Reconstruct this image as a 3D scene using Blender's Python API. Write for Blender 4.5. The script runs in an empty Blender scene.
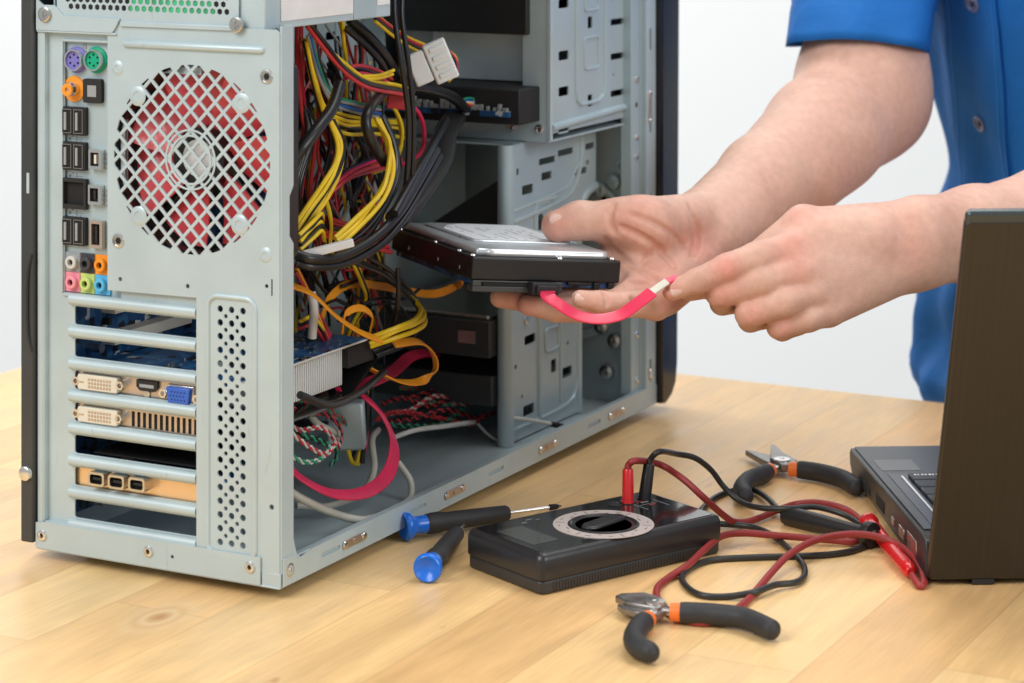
import bpy, math, random
import numpy as np
from mathutils import Vector, Matrix
R_ = math.radians
random.seed(7)
SC = bpy.context.scene
COL = SC.collection

# ------------------------------------------------------------------ camera
F_PX, CX, HOR, CAM_H = 2390.0, 512.0, -145.0, 448.0      # focal in px, centre column, horizon row, height in mm
cam_d = bpy.data.cameras.new("camera")
cam = bpy.data.objects.new("camera", cam_d)
COL.objects.link(cam)
cam.location = (0, 0, CAM_H / 1000)
cam.rotation_euler = (R_(90), 0, 0)
cam_d.sensor_width = 36.0
cam_d.lens = 36.0 * F_PX / 1024.0
cam_d.shift_y = (HOR - 341.5) / 1024.0
cam_d.clip_start = 0.05
cam_d.clip_end = 60
cam_d.dof.use_dof = True
cam_d.dof.focus_distance = 1.56
cam_d.dof.aperture_fstop = 9.0
SC.camera = cam

# ------------------------------------------------------------------ world, lamps, exposure
w = bpy.data.worlds.new("World")
SC.world = w
w.use_nodes = True
w.node_tree.nodes["Background"].inputs[0].default_value = (0.93, 0.97, 1.0, 1)
w.node_tree.nodes["Background"].inputs[1].default_value = 0.47


def area(name, loc, target, size, size_y, watts, col):
    l = bpy.data.lights.new(name, 'AREA')
    l.shape = 'RECTANGLE'
    l.size, l.size_y, l.energy, l.color = size, size_y, watts, col
    o = bpy.data.objects.new(name, l)
    COL.objects.link(o)
    o.location = loc
    d = Vector(target) - Vector(loc)
    o.rotation_euler = d.to_track_quat('-Z', 'Y').to_euler()
    return o


area("key_softbox", (-1.7, 0.1, 1.9), (0.0, 1.6, 0.1), 1.5, 1.5, 54, (1.0, 0.985, 0.96))  # soft key lamp out of view at upper left, meant as a softbox
area("interior_fill_light", (1.9, 0.1, 1.3), (0.0, 1.8, 0.15), 1.0, 1.1, 24, (0.97, 0.985, 1.0))  # added fill lamp at right front to brighten the case interior, no window
area("ceiling_light", (0.7, 2.0, 2.4), (0.1, 1.8, 0.0), 1.6, 1.2, 19, (1.0, 0.98, 0.95))
area("wall_fill_light", (-0.6, 3.0, 2.2), (-0.4, 4.2, 0.3), 2.4, 0.8, 55, (1.0, 0.995, 0.985))  # unseen lamp added to brighten the backdrop wall

SC.view_settings.view_transform = 'Standard'
SC.view_settings.look = 'None'
SC.view_settings.exposure = 0.0
SC.view_settings.gamma = 1.0
SC.cycles.use_denoising = True
SC.cycles.max_bounces = 8

# ------------------------------------------------------------------ geometry of the place, in mm
TH = R_(27.7)
CA = np.array([-139., 1435., 8.])                       # rear corner of the computer's open side
CU = np.array([-math.cos(TH), math.sin(TH), 0])         # along the rear panel
CV = np.array([math.sin(TH), math.cos(TH), 0])          # towards the front bezel


def ray(px, py): return np.array([(px - CX) / F_PX, 1.0, -(py - HOR) / F_PX])
def W(px, py, D): return np.array([(px - CX) / F_PX * D, D, CAM_H - (py - HOR) / F_PX * D])
def hit(px, py, p0, n):
    r = ray(px, py); o = np.array([0, 0, CAM_H])
    return o + r * (np.dot(p0 - o, n) / np.dot(r, n))
def T(px, py, z=0.0): return hit(px, py, np.array([0, 0, z]), np.array([0, 0, 1.]))
def Cw(v, u, z): return CA + CV * v + CU * u + np.array([0, 0, z])
def toC(p):
    d = np.array(p) - CA
    return np.array([d @ CV, d @ CU, d[2]])
def R(px, py, v=0.0):
    c = toC(hit(px, py, Cw(v, 0, 0), CV)); return c[1], c[2]
def K(px, py, u): return toC(hit(px, py, Cw(0, u, 0), CU))
def KZ(px, py, z): return toC(T(px, py, z + 8))


# ------------------------------------------------------------------ mesh helpers
class MB:
    """collects shapes (mm) and links them as one mesh object"""
    def __init__(s): s.v = []; s.f = []
    def add(s, vs, fs):
        n = len(s.v)
        s.v.extend([tuple(float(c) for c in p) for p in vs])
        s.f.extend([tuple(i + n for i in f) for f in fs])
        return s
    def box(s, a, b, M=None):
        x0, x1 = sorted((a[0], b[0])); y0, y1 = sorted((a[1], b[1])); z0, z1 = sorted((a[2], b[2]))
        vs = [(x0, y0, z0), (x1, y0, z0), (x1, y1, z0), (x0, y1, z0), (x0, y0, z1), (x1, y0, z1), (x1, y1, z1), (x0, y1, z1)]
        if M is not None: vs = [M(p) for p in vs]
        return s.add(vs, [(0, 3, 2, 1), (4, 5, 6, 7), (0, 1, 5, 4), (1, 2, 6, 5), (2, 3, 7, 6), (3, 0, 4, 7)])
    def prism(s, poly, h0, h1, M=lambda p: p):
        """poly: 2D points; M maps (a, b, h) to 3D"""
        n = len(poly)
        vs = [M((a, b, h0)) for a, b in poly] + [M((a, b, h1)) for a, b in poly]
        fs = [tuple(range(n))[::-1], tuple(range(n, 2 * n))] + [(i, (i + 1) % n, n + (i + 1) % n, n + i) for i in range(n)]
        return s.add(vs, fs)
    def tube(s, pts, r, seg=10, flat=None, up=None, sub=6, closed=False):
        """smooth tube through pts; r may be a list; flat=(width, thickness) makes a ribbon"""
        P = [np.array(p, float) for p in pts]
        rr = list(r) if hasattr(r, '__len__') else [r] * len(P)
        if sub > 1 and len(P) > 2:
            Q = []; q = []
            n = len(P)
            for i in range(n - 1):
                p0 = P[i - 1] if i else 2 * P[0] - P[1]; p1 = P[i]; p2 = P[i + 1]
                p3 = P[i + 2] if i + 2 < n else 2 * P[-1] - P[-2]
                for k in range(sub):
                    t = k / sub
                    Q.append(0.5 * (2 * p1 + (p2 - p0) * t + (2 * p0 - 5 * p1 + 4 * p2 - p3) * t * t + (3 * p1 - p0 - 3 * p2 + p3) * t ** 3))
                    q.append(rr[i] * (1 - t) + rr[i + 1] * t)
            Q.append(P[-1]); q.append(rr[-1])
            P, rr = Q, q
        n = len(P)
        tg = [P[min(i + 1, n - 1)] - P[max(i - 1, 0)] for i in range(n)]
        tg = [t / (np.linalg.norm(t) + 1e-9) for t in tg]
        ref = np.array(up, float) if up is not None else np.array([0, 0, 1.])
        if abs(ref @ tg[0]) > .95: ref = np.array([1., 0, 0])
        nn = ref - tg[0] * (ref @ tg[0]); nn /= np.linalg.norm(nn)
        vs = []
        for i in range(n):
            if up is not None:
                c = np.array(up, float); c = c - tg[i] * (c @ tg[i])
                if np.linalg.norm(c) > .1: nn = c
            nn = nn - tg[i] * (nn @ tg[i]); nn /= np.linalg.norm(nn) + 1e-9
            bb = np.cross(tg[i], nn)
            for k in range(seg):
                a = 2 * math.pi * k / seg
                if flat:
                    ca, sa = math.cos(a), math.sin(a)
                    ca = math.copysign(abs(ca) ** .5, ca); sa = math.copysign(abs(sa) ** .5, sa)
                    vs.append(P[i] + bb * (ca * flat[0] / 2) + nn * (sa * flat[1] / 2))
                else:
                    vs.append(P[i] + bb * (math.cos(a) * rr[i]) + nn * (math.sin(a) * rr[i]))
        fs = []
        for i in range(n - 1):
            for k in range(seg):
                fs.append((i * seg + k, i * seg + (k + 1) % seg, (i + 1) * seg + (k + 1) % seg, (i + 1) * seg + k))
        fs.append(tuple(range(seg))[::-1]); fs.append(tuple(range((n - 1) * seg, n * seg)))
        return s.add(vs, fs)
    def lathe(s, prof, p0, ax, seg=24):
        """prof: (radius, distance along axis)"""
        p0 = np.array(p0, float); ax = np.array(ax, float); ax /= np.linalg.norm(ax)
        ref = np.array([0, 0, 1.]) if abs(ax[2]) < .9 else np.array([1., 0, 0])
        e1 = np.cross(ax, ref); e1 /= np.linalg.norm(e1); e2 = np.cross(ax, e1)
        vs = []
        for r, h in prof:
            for k in range(seg):
                a = 2 * math.pi * k / seg
                vs.append(p0 + ax * h + e1 * (r * math.cos(a)) + e2 * (r * math.sin(a)))
        fs = []
        for i in range(len(prof) - 1):
            for k in range(seg):
                fs.append((i * seg + k, (i + 1) * seg + k, (i + 1) * seg + (k + 1) % seg, i * seg + (k + 1) % seg))
        fs.append(tuple(range(seg))); fs.append(tuple(range((len(prof) - 1) * seg, len(prof) * seg))[::-1])
        return s.add(vs, fs)
    def plate(s, outer, holes, t, M):
        """sheet with real holes; outer/holes are 2D polygons, M maps (a, b, h)"""
        cd = bpy.data.curves.new("tmp", 'CURVE'); cd.dimensions = '2D'; cd.fill_mode = 'BOTH'; cd.extrude = 0.5
        for poly in [outer] + holes:
            sp = cd.splines.new('POLY'); sp.points.add(len(poly) - 1)
            for q, (a, b) in zip(sp.points, poly): q.co = (a * .1, b * .1, 0, 1)
            sp.use_cyclic_u = True
        o = bpy.data.objects.new("tmp", cd); COL.objects.link(o)
        bpy.context.view_layer.update()
        me = o.evaluated_get(bpy.context.evaluated_depsgraph_get()).to_mesh()
        vs = [M((q.co.x * 10, q.co.y * 10, (q.co.z + .5) * t)) for q in me.vertices]
        fs = [tuple(p.vertices) for p in me.polygons]
        o.to_mesh_clear() if False else None
        s.add(vs, fs)
        bpy.data.objects.remove(o); bpy.data.curves.remove(cd)
        return s
    def build(s, name, mat, parent=None, world=False, bevel=0, bseg=2, smooth=38, sub=0, weld=False):
        me = bpy.data.meshes.new(name)
        V = s.v
        if world and parent is not None:
            bpy.context.view_layer.update()
            inv = parent.matrix_world.inverted()
            V = [tuple(inv @ Vector((p[0] / 1000, p[1] / 1000, p[2] / 1000))) for p in V]
        else:
            V = [(p[0] / 1000, p[1] / 1000, p[2] / 1000) for p in V]
        me.from_pydata(V, [], s.f)
        import bmesh
        bm = bmesh.new(); bm.from_mesh(me)
        if weld: bmesh.ops.remove_doubles(bm, verts=bm.verts, dist=2e-5)
        bmesh.ops.recalc_face_normals(bm, faces=bm.faces)
        bm.to_mesh(me); bm.free()
        if smooth:
            me.polygons.foreach_set("use_smooth", [True] * len(me.polygons))
            me.set_sharp_from_angle(angle=R_(smooth))
        me.materials.append(mat)
        o = bpy.data.objects.new(name, me)
        COL.objects.link(o)
        if parent is not None: o.parent = parent
        if bevel:
            b = o.modifiers.new("bevel", 'BEVEL'); b.width = bevel / 1000; b.segments = bseg
            b.limit_method = 'ANGLE'; b.angle_limit = R_(40); b.harden_normals = False
        if sub:
            m = o.modifiers.new("sub", 'SUBSURF'); m.levels = sub; m.render_levels = sub
        return o


def circ(a, b, r, n=14, ph=0.0, ry=None):
    ry = ry or r
    return [(a + r * math.cos(ph + 2 * math.pi * k / n), b + ry * math.sin(ph + 2 * math.pi * k / n)) for k in range(n)]
def rect(a0, b0, a1, b1, r=0.0, n=4):
    a0, a1 = sorted((a0, a1)); b0, b1 = sorted((b0, b1))
    if r <= 0: return [(a0, b0), (a1, b0), (a1, b1), (a0, b1)]
    out = []
    for (ca, cb, s0) in ((a1 - r, b0 + r, -90), (a1 - r, b1 - r, 0), (a0 + r, b1 - r, 90), (a0 + r, b0 + r, 180)):
        for k in range(n + 1):
            t = R_(s0 + 90 * k / n); out.append((ca + r * math.cos(t), cb + r * math.sin(t)))
    return out
def clip(poly, win):
    """convex clip"""
    out = poly
    n = len(win)
    for i in range(n):
        ax, ay = win[i]; bx, by = win[(i + 1) % n]
        ins = lambda p: (bx - ax) * (p[1] - ay) - (by - ay) * (p[0] - ax) >= 0
        res = []
        for j in range(len(out)):
            p, q = out[j], out[(j + 1) % len(out)]
            if ins(p): res.append(p)
            if ins(p) != ins(q):
                d1 = (bx - ax) * (p[1] - ay) - (by - ay) * (p[0] - ax); d2 = (bx - ax) * (q[1] - ay) - (by - ay) * (q[0] - ax)
                t = d1 / (d1 - d2); res.append((p[0] + (q[0] - p[0]) * t, p[1] + (q[1] - p[1]) * t))
        out = res
        if len(out) < 3: return []
    return out
def parea(p): return abs(sum(p[i][0] * p[(i + 1) % len(p)][1] - p[(i + 1) % len(p)][0] * p[i][1] for i in range(len(p)))) / 2


def thing(name, label, cat, loc=(0, 0, 0), mat=None, group=None):
    o = bpy.data.objects.new(name, None)
    o.empty_display_size = .02
    COL.objects.link(o)
    if mat is not None: o.matrix_world = mat
    else: o.location = (loc[0] / 1000, loc[1] / 1000, loc[2] / 1000)
    o["label"] = label; o["category"] = cat
    if group: o["group"] = group
    return o


# ------------------------------------------------------------------ materials
def mat(name, col, rough=.5, metal=0.0, noise=0.0, nscale=40, bump=0.0, bscale=300, spec=.5, coat=0.0, sss=0.0, trans=0.0,
        alpha=1.0, rvar=0.0, emit=None):
    m = bpy.data.materials.new(name); m.use_nodes = True
    nt = m.node_tree; b = nt.nodes["Principled BSDF"]
    b.inputs["Base Color"].default_value = (*col, 1); b.inputs["Roughness"].default_value = rough
    b.inputs["Metallic"].default_value = metal; b.inputs["Specular IOR Level"].default_value = spec
    b.inputs["Coat Weight"].default_value = coat; b.inputs["Transmission Weight"].default_value = trans
    b.inputs["Alpha"].default_value = alpha
    if sss:
        b.inputs["Subsurface Weight"].default_value = sss; b.inputs["Subsurface Radius"].default_value = (1, .35, .2)
        b.inputs["Subsurface Scale"].default_value = .004
    tc = nt.nodes.new("ShaderNodeTexCoord")
    if noise or rvar:
        n = nt.nodes.new("ShaderNodeTexNoise"); n.inputs["Scale"].default_value = nscale; n.inputs["Detail"].default_value = 5
        nt.links.new(tc.outputs["Object"], n.inputs["Vector"])
        if noise:
            mr = nt.nodes.new("ShaderNodeMapRange"); mr.inputs[1].default_value = .3; mr.inputs[2].default_value = .7
            mr.inputs[3].default_value = 1 - noise; mr.inputs[4].default_value = 1 + noise * .5
            nt.links.new(n.outputs[0], mr.inputs[0])
            mx = nt.nodes.new("ShaderNodeMix"); mx.data_type = 'RGBA'; mx.blend_type = 'MULTIPLY'; mx.inputs[0].default_value = 1
            mx.inputs[6].default_value = (*col, 1); nt.links.new(mr.outputs[0], mx.inputs[7])
            nt.links.new(mx.outputs[2], b.inputs["Base Color"])
        if noise and bscale == 900 and bump < .1:
            n9 = nt.nodes.new('ShaderNodeTexNoise'); n9.inputs['Scale'].default_value = 140; n9.inputs['Detail'].default_value = 8; n9.inputs['Distortion'].default_value = 1.5
            mp9 = nt.nodes.new('ShaderNodeMapping'); mp9.inputs['Scale'].default_value = (1, 1, .12); nt.links.new(tc.outputs['Object'], mp9.inputs[0]); nt.links.new(mp9.outputs[0], n9.inputs['Vector'])
            mr9 = nt.nodes.new('ShaderNodeMapRange'); mr9.inputs[1].default_value = .66; mr9.inputs[2].default_value = .78; mr9.inputs[3].default_value = 1; mr9.inputs[4].default_value = .80; nt.links.new(n9.outputs[0], mr9.inputs[0])
            mx9 = nt.nodes.new('ShaderNodeMix'); mx9.data_type = 'RGBA'; mx9.blend_type = 'MULTIPLY'; mx9.inputs[0].default_value = 1
            nt.links.new(mx.outputs[2], mx9.inputs[6]); nt.links.new(mr9.outputs[0], mx9.inputs[7]); nt.links.new(mx9.outputs[2], b.inputs['Base Color'])
        if rvar:
            m2 = nt.nodes.new("ShaderNodeMapRange"); m2.inputs[1].default_value = .3; m2.inputs[2].default_value = .7
            m2.inputs[3].default_value = rough - rvar; m2.inputs[4].default_value = rough + rvar
            nt.links.new(n.outputs[0], m2.inputs[0]); nt.links.new(m2.outputs[0], b.inputs["Roughness"])
    if bump:
        n2 = nt.nodes.new("ShaderNodeTexNoise"); n2.inputs["Scale"].default_value = bscale; n2.inputs["Detail"].default_value = 4
        nt.links.new(tc.outputs["Object"], n2.inputs["Vector"])
        bp = nt.nodes.new("ShaderNodeBump"); bp.inputs["Strength"].default_value = bump; bp.inputs["Distance"].default_value = .0004
        nt.links.new(n2.outputs[0], bp.inputs["Height"]); nt.links.new(bp.outputs[0], b.inputs["Normal"])
    if emit: b.inputs["Emission Color"].default_value = (*emit, 1); b.inputs["Emission Strength"].default_value = 1
    return m


M = {}
M['steel'] = mat('painted_steel', (.49, .593, .625), .38, .15, .07, 22, .05, 900, rvar=.06)
M['steel_in'] = mat('galvanised_steel', (.45, .555, .585), .38, .2, .06, 14, .05, 900, rvar=.08)
M['chrome'] = mat('bright_metal', (.75, .74, .72), .25, 1.0, .05, 60)
M['screw'] = mat('screw_metal', (.62, .60, .56), .3, 1.0, .1, 200)
M['black'] = mat('black_plastic', (.018, .018, .019), .38, 0, .1, 60, .1, 1500)
M['blackm'] = mat('matt_black', (.014, .014, .015), .6, 0, .15, 60, .15, 900)
M['blackg'] = mat('gloss_black', (.012, .012, .013), .12, 0, 0, 10, coat=.4)
M['panel'] = mat('dark_side_panel', (.050, .054, .056), .42, .1, .15, 20, .08, 700)
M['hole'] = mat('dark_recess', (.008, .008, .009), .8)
M['red'] = mat('red_fan_plastic', (.90, .10, .12), .3, 0, .05, 30, coat=.2)
M['cream'] = mat('cream_plastic', (.72, .68, .58), .5, 0, .05, 90)
M['white'] = mat('white_plastic', (.74, .77, .78), .5, 0, .05, 60, sss=.2)
M['label'] = mat('white_label', (.76, .77, .78), .55, 0, .06, 60)
M['tan'] = mat('bracket_metal', (.62, .52, .43), .33, .85, .1, 40)
M['gold'] = mat('gold_bracket', (.86, .62, .38), .3, .8, .06, 30)
M['greenm'] = mat('green_coil', (.05, .45, .2), .5, 0, .3, 60)
for n_, c_ in dict(yellow=(.80, .56, .015), redw=(.55, .035, .045), orange=(.85, .33, .015), blackw=(.012, .012, .013), bluew=(.02, .12, .42),
                   greenw=(.015, .30, .16), greyw=(.30, .31, .31), pinkred=(.62, .02, .085), beige=(.50, .49, .42), whitew=(.62, .62, .58)).items():
    M[n_] = mat('wire_' + n_, c_, .42 if n_ != 'blackw' else .33, 0, .12, 70, .05, 300)
for n_, c_ in dict(purple=(.20, .18, .55), green=(.0, .40, .22), jorange=(.9, .32, .02), jgrey=(.32, .34, .36), jblack=(.05, .05, .06), jpink=(.85, .30, .38),
                   jlime=(.55, .68, .20), jblue=(.10, .48, .80), vga=(.03, .12, .55)).items():
    M[n_] = mat('port_' + n_, c_, .4, 0, .04, 80)


def pcb_mat(name, c1, c2, scale=90):
    m = mat(name, c1, .35, .0, 0, 10)
    nt = m.node_tree; b = nt.nodes["Principled BSDF"]
    tc = nt.nodes.new("ShaderNodeTexCoord")
    v = nt.nodes.new("ShaderNodeTexVoronoi"); v.distance = 'CHEBYCHEV'; v.inputs["Scale"].default_value = scale
    nt.links.new(tc.outputs["Object"], v.inputs["Vector"])
    cr = nt.nodes.new("ShaderNodeValToRGB"); cr.color_ramp.interpolation = 'CONSTANT'
    e = cr.color_ramp.elements
    e[0].position = 0; e[0].color = (*c1, 1); e[1].position = .55; e[1].color = (*c2, 1)
    for p, c in ((.72, (.012, .014, .018)), (.86, c1), (.95, (.45, .48, .5))):
        x = e.new(p); x.color = (*c, 1)
    sp = nt.nodes.new("ShaderNodeSeparateColor"); nt.links.new(v.outputs["Color"], sp.inputs[0])
    nt.links.new(sp.outputs[0], cr.inputs[0]); nt.links.new(cr.outputs[0], b.inputs["Base Color"])
    return m


M['pcb'] = pcb_mat('blue_circuit_board', (.015, .09, .24), (.03, .16, .36), 160)
M['pcbd'] = pcb_mat('dark_blue_circuit_board', (.014, .065, .18), (.03, .12, .26), 170)


def wood_mat():
    m = bpy.data.materials.new('birch_butcher_block'); m.use_nodes = True
    nt = m.node_tree; N = nt.nodes; L = nt.links; b = N["Principled BSDF"]
    tc = N.new("ShaderNodeTexCoord")
    sep = N.new("ShaderNodeSeparateXYZ"); L.new(tc.outputs["Object"], sep.inputs[0])
    def math_(op, a, b_=None, c=None):
        n = N.new("ShaderNodeMath"); n.operation = op
        for i, x in enumerate((a, b_, c)):
            if x is None: continue
            if isinstance(x, (int, float)): n.inputs[i].default_value = x
            else: L.new(x, n.inputs[i])
        return n.outputs[0]
    x, y = sep.outputs[0], sep.outputs[1]
    row = math_('FLOOR', math_('DIVIDE', y, .068))
    wr = N.new("ShaderNodeTexWhiteNoise"); wr.noise_dimensions = '1D'; L.new(row, wr.inputs[1])
    xs = math_('ADD', math_('DIVIDE', x, .46), math_('MULTIPLY', wr.outputs[0], 7.3))
    colm = math_('FLOOR', xs)
    cid = N.new("ShaderNodeCombineXYZ"); L.new(row, cid.inputs[0]); L.new(colm, cid.inputs[1])
    wn = N.new("ShaderNodeTexWhiteNoise"); wn.noise_dimensions = '2D'; L.new(cid.outputs[0], wn.inputs[0])
    # grain
    off = N.new("ShaderNodeVectorMath"); off.operation = 'MULTIPLY_ADD'
    L.new(wn.outputs["Color"], off.inputs[0]); off.inputs[1].default_value = (3, 3, 3); L.new(tc.outputs["Object"], off.inputs[2])
    def noise(sx, sy, sc, det, dist=0.0):
        mp = N.new("ShaderNodeMapping"); mp.inputs["Scale"].default_value = (sx, sy, 1); L.new(off.outputs[0], mp.inputs[0])
        n = N.new("ShaderNodeTexNoise"); n.inputs["Scale"].default_value = sc; n.inputs["Detail"].default_value = det
        n.inputs["Distortion"].default_value = dist; L.new(mp.outputs[0], n.inputs["Vector"]); return n.outputs[0]
    g1 = noise(1, 7, 5, 6, 1.2); g2 = noise(3, 60, 9, 4, .3); g3 = noise(1, 1.6, 7, 3, 1.5)
    base = N.new("ShaderNodeValToRGB"); e = base.color_ramp.elements
    e[0].position = 0; e[0].color = (.84, .51, .225, 1); e[1].position = 1; e[1].color = (.92, .635, .305, 1)
    x_ = e.new(.5); x_.color = (.89, .575, .262, 1)
    L.new(wn.outputs["Value"], base.inputs[0])
    def mul(col, f, lo, hi, a=.3, c=.7):
        mr = N.new("ShaderNodeMapRange"); mr.inputs[1].default_value = a; mr.inputs[2].default_value = c
        mr.inputs[3].default_value = lo; mr.inputs[4].default_value = hi; L.new(f, mr.inputs[0])
        mx = N.new("ShaderNodeMix"); mx.data_type = 'RGBA'; mx.blend_type = 'MULTIPLY'; mx.inputs[0].default_value = 1
        L.new(col, mx.inputs[6]); L.new(mr.outputs[0], mx.inputs[7]); return mx.outputs[2]
    c = mul(base.outputs[0], g1, .87, 1.06); c = mul(c, g2, .91, 1.04); c = mul(c, g3, .94, 1.05)
    # rare darker streaks
    k = noise(1.0, 3.2, 13, 2, .6)
    mk = N.new("ShaderNodeMapRange"); mk.inputs[1].default_value = .74; mk.inputs[2].default_value = .80; L.new(k, mk.inputs[0])
    mx = N.new("ShaderNodeMix"); mx.data_type = 'RGBA'; L.new(math_('MULTIPLY', mk.outputs[0], .55), mx.inputs[0]); L.new(c, mx.inputs[6])
    mx.inputs[7].default_value = (.42, .17, .05, 1); c = mx.outputs[2]
    # seams
    fy = math_('FRACT', math_('DIVIDE', y, .068)); fx = math_('FRACT', xs)
    sy = math_('LESS_THAN', math_('MINIMUM', fy, math_('SUBTRACT', 1.0, fy)), .008)
    sx = math_('LESS_THAN', math_('MINIMUM', fx, math_('SUBTRACT', 1.0, fx)), .0013)
    sm = math_('MULTIPLY', math_('MAXIMUM', sx, sy), .30)
    mx = N.new("ShaderNodeMix"); mx.data_type = 'RGBA'; L.new(sm, mx.inputs[0]); L.new(c, mx.inputs[6]); mx.inputs[7].default_value = (.40, .22, .09, 1)
    # one knot
    kn = N.new("ShaderNodeMapping"); kn.name = 'knot'; kn.vector_type = 'POINT'
    L.new(mx.outputs[2], b.inputs["Base Color"])
    rr = N.new("ShaderNodeMapRange"); rr.inputs[1].default_value = .3; rr.inputs[2].default_value = .7; rr.inputs[3].default_value = .30; rr.inputs[4].default_value = .44
    L.new(g1, rr.inputs[0]); L.new(rr.outputs[0], b.inputs["Roughness"])
    b.inputs["Specular IOR Level"].default_value = .45
    bp = N.new("ShaderNodeBump"); bp.inputs["Strength"].default_value = .08; bp.inputs["Distance"].default_value = .0006
    L.new(g2, bp.inputs["Height"]); L.new(bp.outputs[0], b.inputs["Normal"])
    # knot: darker ring pattern round one spot, part of the wood itself
    vm = N.new("ShaderNodeVectorMath"); vm.operation = 'SUBTRACT'; L.new(tc.outputs["Object"], vm.inputs[0]); vm.inputs[1].default_value = KNOT
    vs = N.new("ShaderNodeVectorMath"); vs.operation = 'MULTIPLY'; L.new(vm.outputs[0], vs.inputs[0]); vs.inputs[1].default_value = (55, 95, 0)
    ds = N.new("ShaderNodeVectorMath"); ds.operation = 'LENGTH'; L.new(vs.outputs[0], ds.inputs[0])
    dd = math_('ADD', ds.outputs["Value"], math_('MULTIPLY', g3, .6))
    cr = N.new("ShaderNodeValToRGB"); e = cr.color_ramp.elements
    e[0].position = 0; e[0].color = (.30, .10, .03, 1); e[1].position = .33; e[1].color = (.62, .34, .14, 1)
    x1 = e.new(.55); x1.color = (.84, .60, .34, 1); x2 = e.new(.75); x2.color = (.70, .44, .21, 1); x3 = e.new(1); x3.color = (.85, .62, .36, 1)
    L.new(math_('DIVIDE', dd, 1.8), cr.inputs[0])
    kf = N.new("ShaderNodeMapRange"); kf.inputs[1].default_value = 1.0; kf.inputs[2].default_value = 2.3; kf.inputs[3].default_value = .8; kf.inputs[4].default_value = 0; L.new(dd, kf.inputs[0])
    mx2 = N.new("ShaderNodeMix"); mx2.data_type = 'RGBA'; L.new(kf.outputs[0], mx2.inputs[0]); L.new(mx.outputs[2], mx2.inputs[6]); L.new(cr.outputs[0], mx2.inputs[7])
    L.new(mx2.outputs[2], b.inputs["Base Color"])
    return m


# ------------------------------------------------------------------ setting: table, wall, floor
A1 = T(0, 373); A2 = T(676, 373)
# table frame: x along CV, y along CU ; origin where the two table edges meet
cL = toC(A1)[1]; cF = toC(A2)[0]
tab_m = Matrix(((CV[0], CU[0], 0, 0), (CV[1], CU[1], 0, 0), (0, 0, 1, 0), (0, 0, 0, 1)))
org = CA + CV * cF + CU * cL; org[2] = 0
tab_m.translation = Vector(org / 1000)
tab = thing('table', 'birch butcher-block table top with pale staves under all the tools', 'table', mat=tab_m)
kp = T(160, 617); kd = kp - org
KNOT = (float(kd @ CV) / 1000, float(kd @ CU) / 1000, 0)
M['wood'] = wood_mat()
TL, TW = 1500, 1900
MB().box((-TL, -TW, -32), (0, 0, 0)).build('table_top', M['wood'], tab, bevel=2.0)
for a, b in ((-60, -60), (-60, -TW + 60), (-TL + 60, -60), (-TL + 60, -TW + 60)):
    MB().box((a - 30, b - 30, -740), (a + 30, b + 30, -32.5)).build('leg', M['wood'], tab, bevel=2)
M['wall'] = mat('white_wall', (.82, .83, .835), .9, 0, .02, 2)
M['floor'] = mat('grey_floor', (.45, .45, .44), .6, 0, .05, 3)
wl = MB().box((-4500, 4200, -740), (4500, 4260, 3200)).build('wall', M['wall'], smooth=0); wl["kind"] = "structure"
fl = MB().box((-4500, -1500, -760), (4500, 4200, -740.5)).build('floor', M['floor'], smooth=0); fl["kind"] = "structure"
# ================================================================== the computer (local frame: x = towards bezel, y = across, z = up)
pc_m = Matrix(((CV[0], CU[0], 0, 0), (CV[1], CU[1], 0, 0), (0, 0, 1, 0), (0, 0, 0, 1))); pc_m.translation = Vector(CA / 1000)
pc = thing('desktop_computer', 'open grey steel desktop tower standing with its side panel off and cables showing', 'computer', mat=pc_m)
HC = 420.0; DEP = 546.0; WID = 184.0
rear = lambda v: (lambda p: (v + p[2], p[0], p[1]))       # (u, z, h) -> local, thickness towards the inside
side = lambda u: (lambda p: (p[0], u + p[2], p[1]))       # (v, z, h) -> local, thickness towards the inside
flat = lambda z: (lambda p: (p[0], p[1], z + p[2]))

# rear panel with I/O and slot openings
slot_z = [154.9 - 20.32 * k for k in range(7)]
holes = [rect(61.5, z - 11.6, 157, z, 1.6) for z in slot_z]
holes.append(rect(121, 163, 165.3, 321.5))
outer = [(61, 8), (178, 8), (178, 333), (60, 333), (60, 305), (118, 305), (118, 176), (61, 176)]
rp = MB().plate(outer, holes, 1.0, rear(3.5)).build('rear_panel', M['steel'], pc)
MB().box((-.5, 178, 8), (4.5, 179.2, 333)).box((-.5, 179.2, 8), (.5, 183.6, 333)).build('edge_strip', M['steel'], rp, bevel=.4)
b = MB()
for k in range(8):
    z = 154.9 + 4.4 - 20.32 * k
    b.tube([(3.2, 161, z), (3.2, 159.5, z), (3.2, 62, z)], [1.5, 3.9, 3.9], 12, sub=1)
b.build('slot_rib', M['steel'], rp)
MB().box((2.2, 118, 160.8), (3.6, 166, 162.6)).box((2.2, 118, 322), (3.6, 166, 323.6)).box((2.2, 165.8, 162.6), (3.6, 167.2, 322)).build('shield_rim', M['steel'], rp, bevel=.4)

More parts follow.
